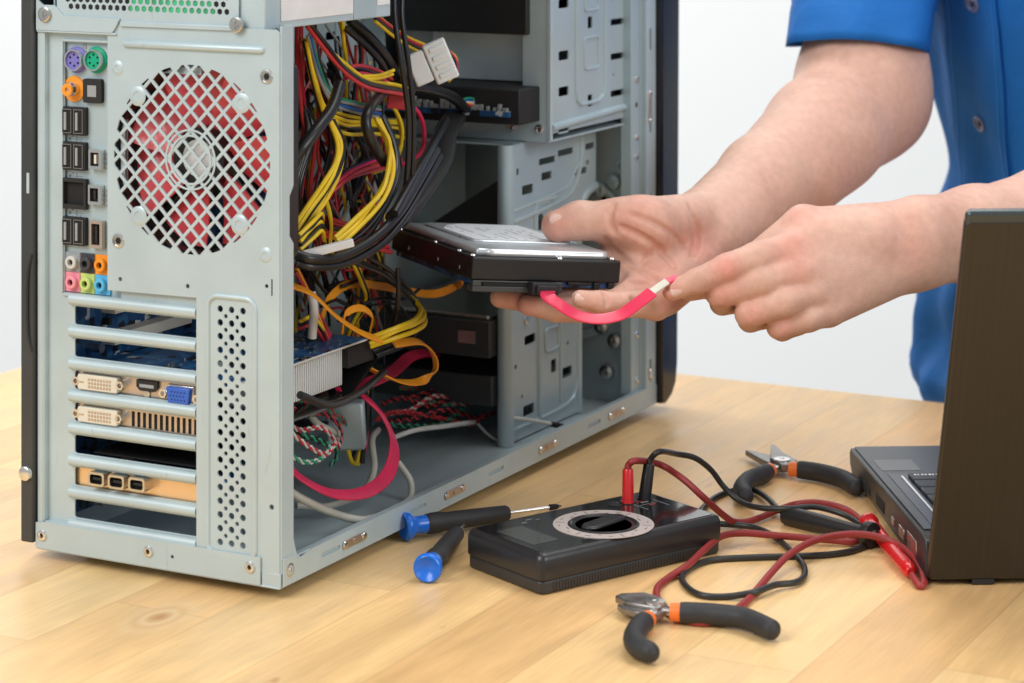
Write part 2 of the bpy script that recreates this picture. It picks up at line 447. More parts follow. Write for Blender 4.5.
# raised plate with the fan grille and the vent strip
FU, FZ, FR = 65.3, 253.2, 58.2
circle = circ(FU, FZ, FR, 72)
lattice = []
P_ = 12.0; hd = 4.62
for i in range(-6, 7):
    for j in range(-6, 7):
        for o_ in (0, .5):
            a, c = FU + (i + o_) * P_, FZ + (j + o_) * P_
            d = clip([(a - hd, c), (a, c - hd), (a + hd, c), (a, c + hd)], circle)
            if len(d) >= 3 and parea(d) > 5:
                lattice.append(d)
bosses = [R(138, 96), R(242, 103), R(139, 216), R(240, 225)]
vent = []
vb = R(214, 306)
for k in range(18):
    z = 163.8 - 8.35 * k
    for q in range(3): vent.append(circ(43.5 - q * 8.3, z, 2.15, 10))
    if k < 17:
        for q in range(2): vent.append(circ(39.4 - q * 8.3, z - 4.2, 1.45, 8))
small = [circ(*R(120.5, 279), 1.5, 8), circ(*R(188, 286), 1.5, 8), circ(*R(267, 286), 1.3, 8), circ(*R(272, 507), 1.7, 8),
         rect(*R(271.5, 279), *R(273, 296))]
outer = [(128.4, 168), (128.4, 331), (121, 335), (3, 335), (.6, 333), (.6, 8), (61, 8), (61, 169)]
fp = MB().plate(outer, lattice + vent + small, 1.2, rear(-.4)).build('fan_plate', M['steel'], pc)
b = MB()
for r0, r1 in ((14.2, 15.6), (17.6, 18.8)):
    b.plate(circ(FU, FZ, r1, 40), [circ(FU, FZ, r0, 40)], .5, rear(-.9))
b.build('grille_ring', M['steel'], fp)
for q in bosses: MB().lathe([(6.2, 0), (5.4, -.5), (3.0, -.7), (2.6, -.2), (0.1, -.2)], (-.4, *q), (1, 0, 0), 24).build('boss', M['steel'], fp)
for q in (R(118, 68), R(266, 255)): MB().lathe([(4.8, 0), (3.8, -.7), (2, -.9), (1.6, -.5), (.1, -.5)], (-.4, *q), (1, 0, 0), 24).build('boss', M['steel'], fp)
for q in (R(267, 76.5), R(118.7, 240.6)):
    s_ = MB().lathe([(4.6, 0), (4.4, -.5), (3.4, -.7), (3.2, 1.2), (.1, 1.2)], (-.5, *q), (1, 0, 0), 18).build('screw', M['screw'], fp)
    MB().lathe([(2.6, 1.1), (2.2, -.1), (.8, -.3), (.1, -.3)], (-.5, *q), (1, 0, 0), 6).build('screw_head', M['hole'], s_)
a0 = R(126, 43.5); a1 = R(262, 50)
MB().tube([(-.5, a0[0] + 2, a0[1]), (-.5, a0[0], a0[1]), (-.5, a1[0], a1[1]), (-.5, a1[0] - 2, a1[1])], [1.2, 2.4, 2.4, 1.2], 12, sub=1).build('stiffening_rib', M['steel'], fp)
loop = rect(17.8, 9.5 + 4, 52.5, 171.5, 7, 6)
lp = [(-.35, a, c) for a, c in loop]; lp.append(lp[0]); lp.append(lp[1])
MB().tube(lp, 1.7, 10, sub=1).build('vent_frame', M['steel'], fp)

# right-hand side flange of the rear panel (folded round the corner)
fl_o = [(0.4, 8), (14.5, 8), (14.5, 333), (10, 337), (.4, 337)]
MB().plate([(0.4, 8), (30, 8), (17, 16), (13.4, 26), (13.4, 205), (9, 210), (9, 234), (13.4, 240), (13.4, 337), (.4, 337)], [], 1.2, side(-.6)).build('rear_flange', M['steel'], pc)
# inner return of the flange
MB().box((13, .6, 20), (14.2, 10, 200)).box((13, .6, 241), (14.2, 10, 337)).build('flange_return', M['steel_in'], pc)

# rear rail at the bottom and the lower lip
rr = MB().plate([(13.5, 0), (184, 0), (184, 16), (178, 16.8), (13.5, 16.8)], [circ(78, 8.5, 1.2, 8)], 1.0, rear(-1.9)).build('rear_rail', M['steel'], pc)
MB().box((-1.2, .0, -1), (4, 184, .2)).box((-.6, -.3, 0), (.9, 13.2, 8)).build('bottom_lip', M['steel'], rr, bevel=.3)
MB().box((-1.0, 61.5, 16.8), (4, 177, 17.6)).build('shelf', M['steel'], rr)
for q in ((178.5, 8.5), (95.8, 9.5), (20.5, 10.2)):
    s_ = MB().lathe([(3.6, 0), (3.4, -.9), (2.3, -1.4), (1.6, -1.4), (1.2, -.3), (.1, -.3)], (-1.9, *q), (1, 0, 0), 20).build('rivet', M['chrome'], rr)
    MB().lathe([(1.3, -.32), (.1, -.36)], (-1.95, *q), (1, 0, 0), 12).build('rivet_hole', M['hole'], s_)

# black far side panel with handle and thumb screw
SPU = R(20.6, 300, -4)[0]
sp_ = MB().box((-4, 184.6, 3), (DEP - 2, SPU, HC)).build('side_panel', M['panel'], pc, bevel=1)
hz0, hz1 = R(35, 352, -4)[1], R(35, 255, -4)[1]
MB().tube([(-4.1, 185, hz0), (-4.6, 187.8, hz0 + 12), (-4.7, 188.4, (hz0 + hz1) / 2), (-4.6, 187.8, hz1 - 12), (-4.1, 185, hz1)], .9, 8).build('handle_seam', M['blackm'], sp_)
q = R(28, 183, -4)
MB().box((-4.5, q[0] - 1.2, q[1] - 6.5), (-3.9, q[0] + .8, q[1] + 6.5)).build('slot', M['steel'], sp_)
q = R(26.5, 473, -4)
MB().lathe([(4.6, 0), (4.9, -.6), (4.5, -2.2), (3.5, -2.8), (.1, -3.0)], (-4, q[0], q[1]), (1, 0, 0), 24).box((-7.3, q[0] - 3.6, q[1] - .4), (-6.8, q[0] + 3.6, q[1] + .4)).build('thumb_screw', M['chrome'], sp_)

# floor, bottom side rail
ft = MB().box((2, 2, 2.5), (DEP - 6, 183, 3.7)).box((2, 6, 3.7), (DEP - 20, 7.5, 5.2)).box((2, 14, 3.7), (DEP - 20, 15, 4.6)).build('floor_tray', M['steel_in'], pc, bevel=.4)
sl = [rect(v0, 6.5, v0 + 22, 9.6, 1.4) for v0 in (44, 152, 262, 420)]
MB().box((36, -.15, 4), (DEP - 4, .3, 12)).build('rail_backing', M['steel_in'], ft)
br = MB().plate([(15, 0), (DEP, 0), (DEP, 15.4), (34, 15.4), (22, 13.5), (15, 13.5)], sl, 1.1, side(-1.3)).build('bottom_rail', M['steel'], pc)
MB().box((16, -.4, 14.3), (DEP, 4.2, 15.3)).box((16, 3.2, 3.7), (DEP, 4.4, 14.4)).build('rail_lip', M['steel_in'], br, bevel=.3)
for v0 in (82, 212, 352, 470):
    c_ = MB().box((v0 - 13, -2.1, 5), (v0 + 13, -1.25, 10.6)).box((v0 - 2, -2.8, 6.5), (v0 + 3, -2.0, 9.4)).build('spring_clip', M['tan'], br, bevel=.3)
    MB().lathe([(2.6, 0), (2.2, -1), (.1, -1.2)], (v0 - 11.5, -2, 7.8), (0, 1, 0), 14).lathe([(2.6, 0), (2.2, -1), (.1, -1.2)], (v0 + 11.5, -2, 7.8), (0, 1, 0), 14).build('rivet', M['chrome'], c_)
MB().lathe([(4.6, 0), (4.3, -.9), (3.2, -1.1), (3, .2), (.1, .2)], (8.5, -.7, 8.6), (0, 1, 0), 20).lathe([(2, -.9), (1.2, -1.8), (.1, -1.9)], (8.5, -.5, 8.6), (0, 1, 0), 16).build('rivet', M['screw'], br)
MB().plate([(1, .2), (14.6, .2), (14.6, 14.5), (12, 17), (1, 17)], [], .8, side(-1.6)).build('corner_plate', M['steel'], br)

# feet
for v_, u_ in ((40, 26), (40, 158), (500, 26), (500, 158)):
    MB().lathe([(14, 0), (15, -2), (14, -8), (.1, -8)], (v_, u_, 1.9), (0, 0, 1), 24).build('foot', M['blackm'], pc)

# motherboard tray on the far side, top panel, top side rail
hs = [rect(300 + 26 * i, 60 + 40 * j, 300 + 26 * i + 14, 66 + 40 * j, 2) for i in range(7) for j in range(7) if (i + j) % 2]
hs += [circ(292 + 33 * i, 88 + 46 * j, 3.2, 12) for i in range(7) for j in range(6) if (i * 2 + j) % 3 == 0]
tray = MB().plate([(4, 4), (525, 4), (525, 412), (4, 412)], hs, 1.2, side(173)).build('motherboard_tray', M['steel_in'], pc)
for v0, z0, v1, z1 in ((292, 214, 340, 330), (350, 50, 400, 200), (292, 110, 345, 196), (350, 214, 372, 330), (405, 60, 450, 210)):
    lp = [(v, 172.6, z) for v, z in rect(v0, z0, v1, z1, 9, 5)]; lp += lp[:2]
    MB().tube(lp, 1.8, 8, sub=1).build('embossed_frame', M['steel_in'], tray)
MB().box((0, .5, HC - 3), (DEP, 185, HC)).box((0, .5, HC - 18), (DEP, 2, HC - 3)).build('top_panel', M['steel'], pc)

# front: steel front wall, front flange, black bezel
fh = [circ(60 + 52 * math.cos(t) * 1.0, 120 + 52 * math.sin(t), 2.6, 10) for t in np.linspace(0, 6.28, 25)[:-1]]
fw = MB().plate([(2, 2), (182, 2), (182, 412), (2, 412)], fh, 1.2, rear(522)).build('front_wall', M['steel_in'], pc)
lp = [(521, 70 + 66 * math.cos(t), 118 + 66 * math.sin(t)) for t in np.linspace(0, 6.2832, 49)] 
MB().tube(lp + lp[1:2], 3.6, 10, sub=1).build('intake_ring', M['steel_in'], fw)
for q in ((600, 190), (613, 182), (601, 327), (614, 341), (588, 260), (596, 278), (622, 166), (618, 300), (606, 372), (622, 240)):
    h_ = toC(hit(*q, Cw(518, 0, 0), CV))
    MB().lathe([(6.2, 3.4), (5.6, -1), (2.6, -2), (1.8, 0), (.1, 0)], h_, (1, 0, 0), 16).build('rivet', M['steel_in'] if q[1] < 300 else M['screw'], fw)
ff = MB().plate([(527, 8), (545.5, 8), (545.5, 412), (527, 412)], [rect(534, 20 + 66 * i, 537, 38 + 66 * i, 1.2) for i in range(6)], 1.2, side(-.8)).build('front_flange', M['steel'], pc)
MB().box((508, 3, 14), (527, 4.2, 412)).box((507, 3, 14), (508.2, 12, 412)).build('flange_step', M['steel_in'], ff, bevel=.3)
MB().box((526.8, -.4, 8), (528, 4, 412)).build('flange_fold', M['steel'], ff)
for z in (262, 216, 201, 330, 60, 24):
    MB().lathe([(2.8, 0), (2.5, -1.4), (1.2, -2), (.1, -2)], (517, 3, z), (0, 1, 0), 14).build('screw', M['chrome'], ff)
for z in (242, 163, 108):
    MB().lathe([(2.2, 0), (2.0, -.1), (.1, -.1)], (517, 3, z), (0, 1, 0), 12).build('hole', M['hole'], ff)
for z0, z1 in ((226, 252), (110, 138), (22, 30)):
    c_ = MB().box((531.5, -1.6, z0), (536.5, -.7, z1)).build('spring_clip', M['tan'], ff, bevel=.3)
    MB().lathe([(2.2, 0), (1.8, -1), (.1, -1.1)], (534, -1.5, z0 + 2), (0, 1, 0), 12).lathe([(2.2, 0), (1.8, -1), (.1, -1.1)], (534, -1.5, z1 - 2), (0, 1, 0), 12).build('rivet', M['chrome'], c_)
prof = [(546, 0), (556, -2), (568, 3), (576, 12), (579, 28), (584, HC), (546, HC)]
MB().prism(prof, -6, 192, lambda p: (p[0], p[2], p[1])).build('front_bezel', mat('bezel_black', (.010, .011, .016), .18, 0, 0, 10, spec=.35), pc, bevel=3, bseg=3)

# upper drive cage
U1 = 10.0
cs = []
for z0 in (322, 283, 256, 228, 362, 392):
    cs.append(rect(393, z0 - 3, 410, z0 + 4, 1.5))
for z0 in (340, 303, 276, 247, 378):
    cs.append(rect(484, z0 - 2.5, 507, z0 + 2.5, 1.2))
for z0 in (305, 245, 365):
    cs.append(rect(443, z0 - 4, 451, z0 + 5, .8))
cs += [circ(489, z, 1.3, 8) for z in (321, 262)]
ca = [(379, 232.5), (525, 232.5), (525, HC - 12), (379, HC - 12)]
cage = MB().plate(ca, [[(a, c + 6) for a, c in h] for h in cs], 1.2, side(U1)).build('upper_drive_cage', M['steel_in'], pc)
b = MB()
lp = [(v, U1 - .2, z) for v, z in [(422, 400)] + [(422, 262), (424, 254), (430, 250), (462, 250), (470, 254), (473, 262)] + [(473, 400)]]
b.tube(lp, 1.6, 8, sub=1)
for zc in (335, 290):
    lp = [(v, U1 - .2, z) for v, z in rect(437, zc - 14, 462, zc + 10, 3)]; lp += lp[:2]; b.tube(lp, 1.1, 8, sub=1)
b.tube([(524, U1 - .5, 410), (524, U1 - .5, 246), (519, U1 - .5, 241), (380, U1 - .5, 237)], 3.0, 10, sub=1)
b.build('embossed_rib', M['steel_in'], cage)
cage_rear = MB().plate(rect(U1, 228, 172, HC - 12), [rect(U1 + 22, 241, 152, HC - 20)], 1.2, rear(377.5)).build('cage_frame', M['steel'], cage)
MB().box((377, U1 - 1.2, 228), (381, U1 + 1.2, HC - 12)).box((377.6, U1, 226.6), (525, 170, 228)).build('cage_edge', M['steel'], cage)
for q in ((U1 + 8, 236), (U1 + 32, 236.5)):
    MB().lathe([(4, 0), (3.7, -1), (2.2, -1.4), (1.8, -.6), (.1, -.6)], (377.4, *q), (1, 0, 0), 18).build('rivet', M['chrome'], cage)

MB().box((384, 112, 269), (520, 113, 305)).build('added_bright_plate', mat('galvanised_painted_lit', (.70, .80, .84), .5), cage)  # added plate, coloured paler than the cage steel so the bay looks lit
MB().box((398, 26, 269), (400, 150, 306)).build('added_bright_plate', bpy.data.materials['galvanised_painted_lit'], cage)  # second added plate facing the rear, same lightened colour
# lower drive cage
U2 = 32.0
cs = [rect(376, 186, 394, 193, 1.5), rect(367, 202, 371, 207, 1), rect(404, 205, 431, 210, 1.2), rect(436, 208, 462, 213, 1.2), rect(380, 73, 398, 80, 1.5),
      rect(402, 156, 411, 168, 1), rect(424, 90, 433, 101, 1), rect(443, 85, 460, 93, 1.5), rect(424, 44, 433, 54, 1), rect(443, 36, 460, 44, 1.5),
      rect(378, 20, 396, 28, 1.5), circ(453, 108, 1.8, 8), circ(453, 62, 1.8, 8), circ(376, 36, 1.6, 8), rect(408, 193, 425, 199, 1), rect(464, 190, 486, 195, 1.2), rect(484, 208, 500, 213, 1), circ(488, 198, 2.2, 10), rect(402, 120, 410, 134, 1), rect(380, 128, 396, 134, 1.2), circ(366, 60, 2, 10), circ(366, 150, 2, 10), rect(448, 136, 462, 142, 1.2)]
lc = MB().plate([(357, 5), (472, 5), (472, 150), (476, 164), (486, 174), (503, 178), (503, 226), (357, 226)], cs, 1.2, side(U2)).build('lower_drive_cage', M['steel_in'], pc)
MB().tube([(354, U2 + 2, 4), (354, U2 + 2, 226)], 6.2, 14, sub=1).build('cage_post', M['steel_in'], lc)
MB().tube([(472, U2 + 1, 5), (472, U2 + 1, 150), (476, U2 + 1, 164), (486, U2 + 1, 174), (503, U2 + 1, 178)], 3.8, 12, sub=2).build('cage_post', M['steel_in'], lc)
b = MB()
b.tube([(398, U2 - .3, 150), (398, U2 - .3, 178), (430, U2 - .3, 178)], 2.0, 8, sub=1)
b.tube([(360, U2 - .3, 168), (438, U2 - .3, 174), (462, U2 - .3, 182), (474, U2 - .3, 200), (476, U2 - .3, 222)], 2.2, 8, sub=4)
b.tube([(440, U2 - .3, 20), (440, U2 - .3, 150), (446, U2 - .3, 164), (460, U2 - .3, 170)], 1.5, 8, sub=3)
b.tube([(360, U2 - .3, 176), (440, U2 - .3, 182), (456, U2 - .3, 188), (470, U2 - .3, 200)], 1.6, 8, sub=4)
b.tube([(404, U2 - .3, 14), (404, U2 - .3, 120)], 2.2, 8, sub=1)
for zc in (70,):
    lp = [(v, U2 - .3, z) for v, z in rect(414, zc - 8, 436, zc + 9, 3)]; lp += lp[:2]; b.tube(lp, 1.2, 8, sub=1)
lp = [(v, U2 - .3, z) for v, z in rect(396, 148, 420, 176, 3)]; lp += lp[:2]; b.tube(lp, 1.2, 8, sub=1)
b.tube([(358, U2 - .3, 14), (430, U2 - .3, 14), (462, U2 - .3, 18), (468, U2 - .3, 30)], 1.4, 8, sub=2)
b.build('embossed_rib', M['steel_in'], lc)
MB().lathe([(3.2, 0), (3, -1.4), (1.2, -2), (.1, -2)], (382, U2, 92), (0, 1, 0), 14).build('screw', M['screw'], lc)
MB().box((357, 150, 5), (503, 151.2, 226)).box((357, U2, 224.8), (503, 151, 226)).build('cage_wall', M['steel_in'], lc)

# optical drive in the upper cage and a dark card reader below it
od = MB().box((372, 26, 306), (540, 150, 346)).build('optical_drive', M['black'], pc, bevel=1)
lo = MB().box((345, 18, 242), (540, 140, 268)).build('optical_drive', M['blackm'], pc, bevel=1)
MB().box((340, 24, 248), (346, 134, 252)).build('circuit_board', M['pcbd'], lo)
b = MB()
for k in range(22):
    u0 = 26 + k * 4.8 + random.random() * 2; b.box((341, u0, 252), (345 - random.random() * 3, u0 + 2 + random.random() * 2, 254 + random.random() * 6))
b.build('connector', M['greyw'], lo)

# power supply at the top rear
psu = MB().box((1.5, 12, 334), (150, 168, HC - 6)).build('power_supply', M['steel'], pc, bevel=.8)
hx = []
for i in range(24):
    for j in range(9):
        a = 38.5 + i * 5.15 + (j % 2) * 2.57; c = 344.6 + j * 4.5
        if a < 160 and c < HC - 14: hx.append(circ(a, c, 2.05, 6, R_(30)))
MB().plate([(30, 336), (168, 336), (168, HC - 8), (30, HC - 8)], hx, .8, rear(-.6)).build('rear_vent', M['steel'], psu)
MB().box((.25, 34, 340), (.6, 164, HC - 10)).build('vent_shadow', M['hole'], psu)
for q_, m_, u0, u1 in (('green_coil', M['greenm'], 48, 112), ('dark_coil', M['black'], 116, 160)):
    MB().box((.0, u0, 342), (.24, u1, HC - 12)).build(q_, m_, psu)
bk = MB().plate([(169, 345), (178, 345), (183.5, 349), (183.5, 329), (124, 329), (121, 333), (118, 338), (162, 338.5)], [], 1.2, rear(-2.0)).build('psu_bracket', M['steel'], pc)
MB().box((-1.6, 121, 327.6), (4, 183.5, 329)).box((-1.9, 30, 333.3), (1, 118, 336.2)).build('bracket_lip', M['steel'], bk, bevel=.3)
for q in ((R(47.5, 14)), (R(239, 24.5))):
    s_ = MB().lathe([(4.8, 0), (4.8, -1.6), (4.0, -2.2), (.1, -2.4)], (-2.0, *q), (1, 0, 0), 22).build('screw', M['screw'], bk, smooth=15)
    MB().box((-5.0, q[0] - 2.4, q[1] - .5), (-4.3, q[0] + 2.4, q[1] + .5)).box((-5.0, q[0] - .5, q[1] - 2.4), (-4.3, q[0] + .5, q[1] + 2.4)).build('screw_cross', M['screw'], s_)
lb = K(297, 20, 11.9); le = K(349, 5, 11.9)
MB().box((18, 11.2, 338.5), (102, 11.9, 400)).build('label', M['label'], psu, bevel=1.5)
MB().box((132, 11.4, 342), (148, 11.9, 360)).build('label', M['label'], psu)
MB().box((103, 11.5, 335), (131, 11.9, 400)).build('label_strip', M['steel_in'], psu)

# case fan behind the lattice
fan = MB().plate(rect(FU - 60, FZ - 60, FU + 60, FZ + 60, 6), [circ(FU, FZ, 57, 60)], 25, rear(3)).build('case_fan', M['black'], pc)
rot = MB().lathe([(19, 5), (19.5, 8), (19.5, 22), (.1, 22)], (3, FU, FZ), (1, 0, 0), 30)
rot.build('hub', M['black'], fan)
bl = MB()
nb = 7
for k in range(nb):
    t0 = 2 * math.pi * k / nb
    vs = []
    NR, NT = 6, 7
    for i in range(NR):
        r = 19 + (55 - 19) * i / (NR - 1)
        for j in range(NT):
            s = j / (NT - 1)
            t = t0 + (s * .93 + .16 * i / (NR - 1)) * 2 * math.pi / nb
            vs.append((9 + 13 * s + (3 * (1 - i / NR)), FU + r * math.cos(t), FZ + r * math.sin(t)))
    vs2 = [(v + 1.3, a, c) for v, a, c in vs]
    fs = []
    n0 = len(vs)
    for i in range(NR - 1):
        for j in range(NT - 1):
            a = i * NT + j; fs.append((a, a + 1, a + NT + 1, a + NT)); fs.append((n0 + a, n0 + a + NT, n0 + a + NT + 1, n0 + a + 1))
    for j in range(NT - 1):
        fs.append((j, n0 + j, n0 + j + 1, j + 1)); a = (NR - 1) * NT + j; fs.append((a, a + 1, n0 + a + 1, n0 + a))
    for i in range(NR - 1):
        a = i * NT; fs.append((a, a + NT, n0 + a + NT, n0 + a)); a = i * NT + NT - 1; fs.append((a, n0 + a, n0 + a + NT, a + NT))
    bl.add(vs + vs2, fs)
bl.build('blades', M['red'], fan)
st = MB()
for k in range(4):
    t = R_(45 + 90 * k)
    st.tube([(25, FU + 12 * math.cos(t), FZ + 12 * math.sin(t)), (25, FU + 58 * math.cos(t), FZ + 58 * math.sin(t))], 2.4, 8, sub=1)
st.build('strut', M['black'], fan)
MB().plate(circ(FU, FZ, 11.5, 30), [], .4, rear(7.5)).build('hub_sticker', M['label'], fan)
MB().box((29, FU - 40, FZ - 45), (31, FU - 8, FZ - 35)).build('cable_tie', M['redw'], fan)

# I/O shield with its ports
io = MB().plate(rect(118, 160, 167, 324), [], 1, rear(6)).build('io_panel', M['steel_in'], pc)
M['shell'] = mat('port_shell', (.34, .33, .31), .4, .9)
def jack(px, py, name, m1, m2, r=4.6, sq=False):
    u, z = R(px, py, 4)
    if sq: p = MB().prism(rect(u - 6.2, z - 6.2, u + 6.2, z + 6.2, .8), 4.6, 6, lambda p: (p[2], p[0], p[1])).build(name, m1, io)
    else: p = MB().lathe([(7.4, 6), (7.4, 4.9), (.1, 4.9)], (0, u, z), (1, 0, 0), 28).build(name, m1, io)
    MB().lathe([(r, 5), (r, 1.8), (r - .6, 1.2), (r * .52, 1.2), (r * .48, 4), (.1, 4)], (0, u, z), (1, 0, 0), 22).build('socket_rim', m2, p)
    MB().lathe([(r * .46, 3.9), (.1, 3.8)], (0, u, z), (1, 0, 0), 12).build('socket_hole', M['hole'], p)
for px, mm in ((75.5, 'purple'), (95, 'green')):
    u, z = R(px, 60, 4)
    p = MB().lathe([(8.4, 6), (8.4, 4.9), (.1, 4.9)], (0, u, z), (1, 0, 0), 30).build('ps2_port', M[mm], io)
    MB().lathe([(6.9, 5), (6.9, 1.0), (5.9, 1.0), (5.9, 4.4)], (0, u, z), (1, 0, 0), 26).build('metal_shell', M['chrome'], p)
    MB().lathe([(5.8, 4.4), (5.8, 2.6), (.1, 2.6)], (0, u, z), (1, 0, 0), 24).build('insert', M[mm], p)
    b = MB()
    for k in range(6): b.lathe([(.75, 2.7), (.75, 2.3), (.1, 2.3)], (0, u + 3.5 * math.cos(k * 1.047 + .5), z + 3.5 * math.sin(k * 1.047 + .5)), (1, 0, 0), 8)
    b.build('pin_hole', M['hole'], p)
u, z = R(73, 89, 4)
p = MB().lathe([(8.2, 6), (8.2, 4.9), (.1, 4.9)], (0, u, z), (1, 0, 0), 28).build('coaxial_port', M['jorange'], io)
MB().lathe([(4.6, 5), (4.6, 1), (4.2, -1.2), (3.4, -1.2)], (0, u, z), (1, 0, 0), 22).build('metal_shell', M['chrome'], p)
MB().lathe([(3.9, 0), (3.9, -2.4), (1.6, -2.4), (1.5, 0), (.1, 0)], (0, u, z), (1, 0, 0), 22).build('insert', M['jorange'], p)
u, z = R(93, 91, 4)
p = MB().prism(rect(u - 7.2, z - 7.6, u + 7.2, z + 7.6, 1.5), 3, 6, lambda p: (p[2], p[0], p[1])).build('optical_port', M['blackm'], io)
MB().prism(rect(u - 3.4, z - 3.6, u + 3.4, z + 3.6), 2.6, 3.2, lambda p: (p[2], p[0], p[1])).build('shutter', M['jgrey'], p)
def usb(px, py, right=None):
    u, z = R(px, py, 4)
    p = MB().prism(rect(u - 9.4, z - 8.9, u + 9.4, z + 8.9, .6), 2.6, 6, lambda p: (p[2], p[0], p[1])).build('usb_port', M['jgrey'] if False else M['blackm'], io)
    for s in (-4.5, 4.5):
        q = MB().plate(rect(u + s - 3.6, z - 7.6, u + s + 3.6, z + 7.6), [rect(u + s - 3.15, z - 7.15, u + s + 3.15, z + 7.15)], 1.2, rear(1.7)).build('metal_shell', M['shell'], p)
        MB().prism(rect(u + s - 2.9, z - 6.9, u + s + 2.9, z + 6.9), 2.3, 2.57, lambda p: (p[2], p[0], p[1])).build('socket_hole', M['hole'], p)
        MB().prism(rect(u + s + .4, z - 5.6, u + s + 2.0, z + 5.6), 1.3, 2.5, lambda p: (p[2], p[0], p[1])).build('tongue', M['cream'] if False else M['jgrey'], p)
for py in (121, 156, 231): usb(74.5, py)
u, z = R(75, 193.5, 4)
p = MB().plate(rect(u - 9.6, z - 9.6, u + 9.6, z + 9.6), [rect(u - 7.8, z - 6.8, u + 7.6, z + 7.4)], 3, rear(2.4)).build('network_port', M['blackm'], io)
MB().box((5.1, u - 7.8, z - 6.8), (5.5, u + 7.6, z + 7.4)).build('socket_hole', M['hole'], p)
for px, py, hh in ((96.5, 159, 6.2), (96, 194.5, 6.2), (97.5, 234, 8.6)):
    u, z = R(px, py, 4)
    p = MB().plate(rect(u - 5.2, z - hh, u + 4.6, z + hh, .5), [rect(u - 3.2, z - hh + 2.0, u + 3.2, z + hh - 2.0)], 3.6, rear(1.8)).build('data_port', M['chrome'] if hh < 8 else M['tan'], io)
    MB().box((4.8, u - 3.2, z - hh + 2), (5.3, u + 3.2, z + hh - 2)).build('socket_hole', M['hole'], p)
    MB().box((2.6, u - .8, z - hh + 3.4), (5, u + .9, z + hh - 3.4)).build('tongue', M['cream'] if py == 159 else M['blackm'], p)
for (px, py), mm in zip(((72.5, 262), (87, 263.5), (101.5, 265), (72.5, 282), (87, 283.5), (101.5, 285)), ('jgrey', 'jblack', 'jorange', 'jpink', 'jlime', 'jblue')):
    jack(px, py, 'audio_jack', M[mm], M['whitew'] if mm == 'jgrey' else M[mm], 4.2, True)
# printed marks beside the ports
b = MB()
for px, py in ((76, 139), (76, 176), (76, 213)):
    u, z = R(px, py, 6)
    b.box((5.7, u - 5, z - .3), (5.95, u + 3, z + .3)).box((5.7, u - 1, z - 1.8), (5.95, u - .4, z + 1.8)).box((5.7, u + 1.6, z + 1), (5.95, u + 3.4, z + 2.2)).box((5.7, u - 4, z - 2), (5.95, u - 3, z - 1.1))
    b.lathe([(1.0, -.1), (.1, -.1)], (5.9, u + 4.6, z), (1, 0, 0), 10)
for px, py in ((105.5, 160), (105.5, 197), (105, 240)):
    u, z = R(px, py, 6)
    for k in range(4): b.box((5.7, u - 1.2, z - 6 + 3 * k), (5.95, u + 1.2, z - 4.3 + 3 * k))
u, z = R(84.5, 48, 6); b.box((5.7, u - 1.6, z - 2.6), (5.95, u + 1.6, z + 2.6))
b.build('printed_mark', M['jgrey'], io)

# motherboard with sockets
mb = MB().box((8, 166, 20), (252, 167.6, 325)).build('motherboard', M['pcbd'], pc)
b = MB()
for k in range(7):
    z = slot_z[k] - 8
    if k in (0, 1, 3, 5): b.box((42, 154.5, z - 3.6), (42 + (30 if k in (0, ) else 85), 166, z + 3.6))
b.build('expansion_slot', M['cream'], mb, bevel=.4)
b = MB()
for k in range(70):
    v0, z0 = random.uniform(20, 240), random.uniform(24, 160); s = random.uniform(1.5, 5); h = random.uniform(2, 9)
    b.box((v0, 166 - h, z0), (v0 + s, 166, z0 + s * random.uniform(.6, 1.6)))
b.build('component', M['blackm'], mb)['kind'] = 'stuff'
for k in range(20):
    MB().lathe([(3.2, 0), (3.2, -11), (.1, -11)], (random.uniform(18, 46), 166, random.uniform(24, 330)), (0, 1, 0), 12).build('capacitor', M['screw'], mb)
MB().box((90, 128, 210), (170, 166, 290)).build('cooler', M['blackm'], mb)

# graphics card: board, brackets, cooler
gz = 113.5
gr = MB()
gq = [(6, 160), (6, 44), KZ(290, 367, gz)[:2], KZ(345, 349, gz)[:2], KZ(366, 342, gz)[:2]]
g_near = 43.0
gc = MB().box((6, g_near, gz), (172, 160, gz + 1.7)).build('graphics_card', M['pcb'], pc)
MB().box((6, g_near - .4, gz + .2), (172, g_near - .05, gz + 1.5)).build('board_edge', M['whitew'], gc)
b = MB()
random.seed(3)
for k in range(120):
    v0, u0 = random.uniform(20, 166), random.uniform(g_near + 2, 120); s = random.uniform(1, 3.2)
    b.box((v0, u0, gz + 1.7), (v0 + s, u0 + s * .7, gz + 1.9 + random.random() * 1.3))
b.build('component', M['chrome'], gc)['kind'] = 'stuff'
for k in range(10):
    v0, u0 = random.uniform(20, 150), random.uniform(g_near + 3, 110)
    MB().box((v0, u0, gz + 1.7), (v0 + random.uniform(6, 14), u0 + random.uniform(5, 9), gz + 3.2)).build('chip', M['blackm'], gc)
hsk = MB()
for k in range(34):
    v0 = 62 + k * 2.6
    hsk.box((v0, g_near + 6, gz - 26), (v0 + 1.5, g_near + 40, gz - 1))
hsk.box((61, g_near + 8, gz - 25), (151, g_near + 40, gz - 1))
hsk.build('heatsink', M['white'], gc, bevel=.3)
sh = MB()
rows = []
NV = 15
for i in range(NV):
    s = i / (NV - 1); v0 = 6 + 190 * s
    zt = gz - 28 - 6 * math.sin(s * math.pi * .9) + 20 * max(0, s - .72) / .28
    rows.append([(v0, g_near - 7 + 16 * max(0, s - .6), zt), (v0, g_near + 4, zt - 5 + 3 * max(0, s - .6)), (v0, g_near + 50, zt - 7), (v0, 156, zt - 5), (v0, 156, zt - 1), (v0, g_near + 52, zt - 2), (v0, g_near + 3, zt + 1)])
vs = [p for r_ in rows for p in r_]; n7 = 7
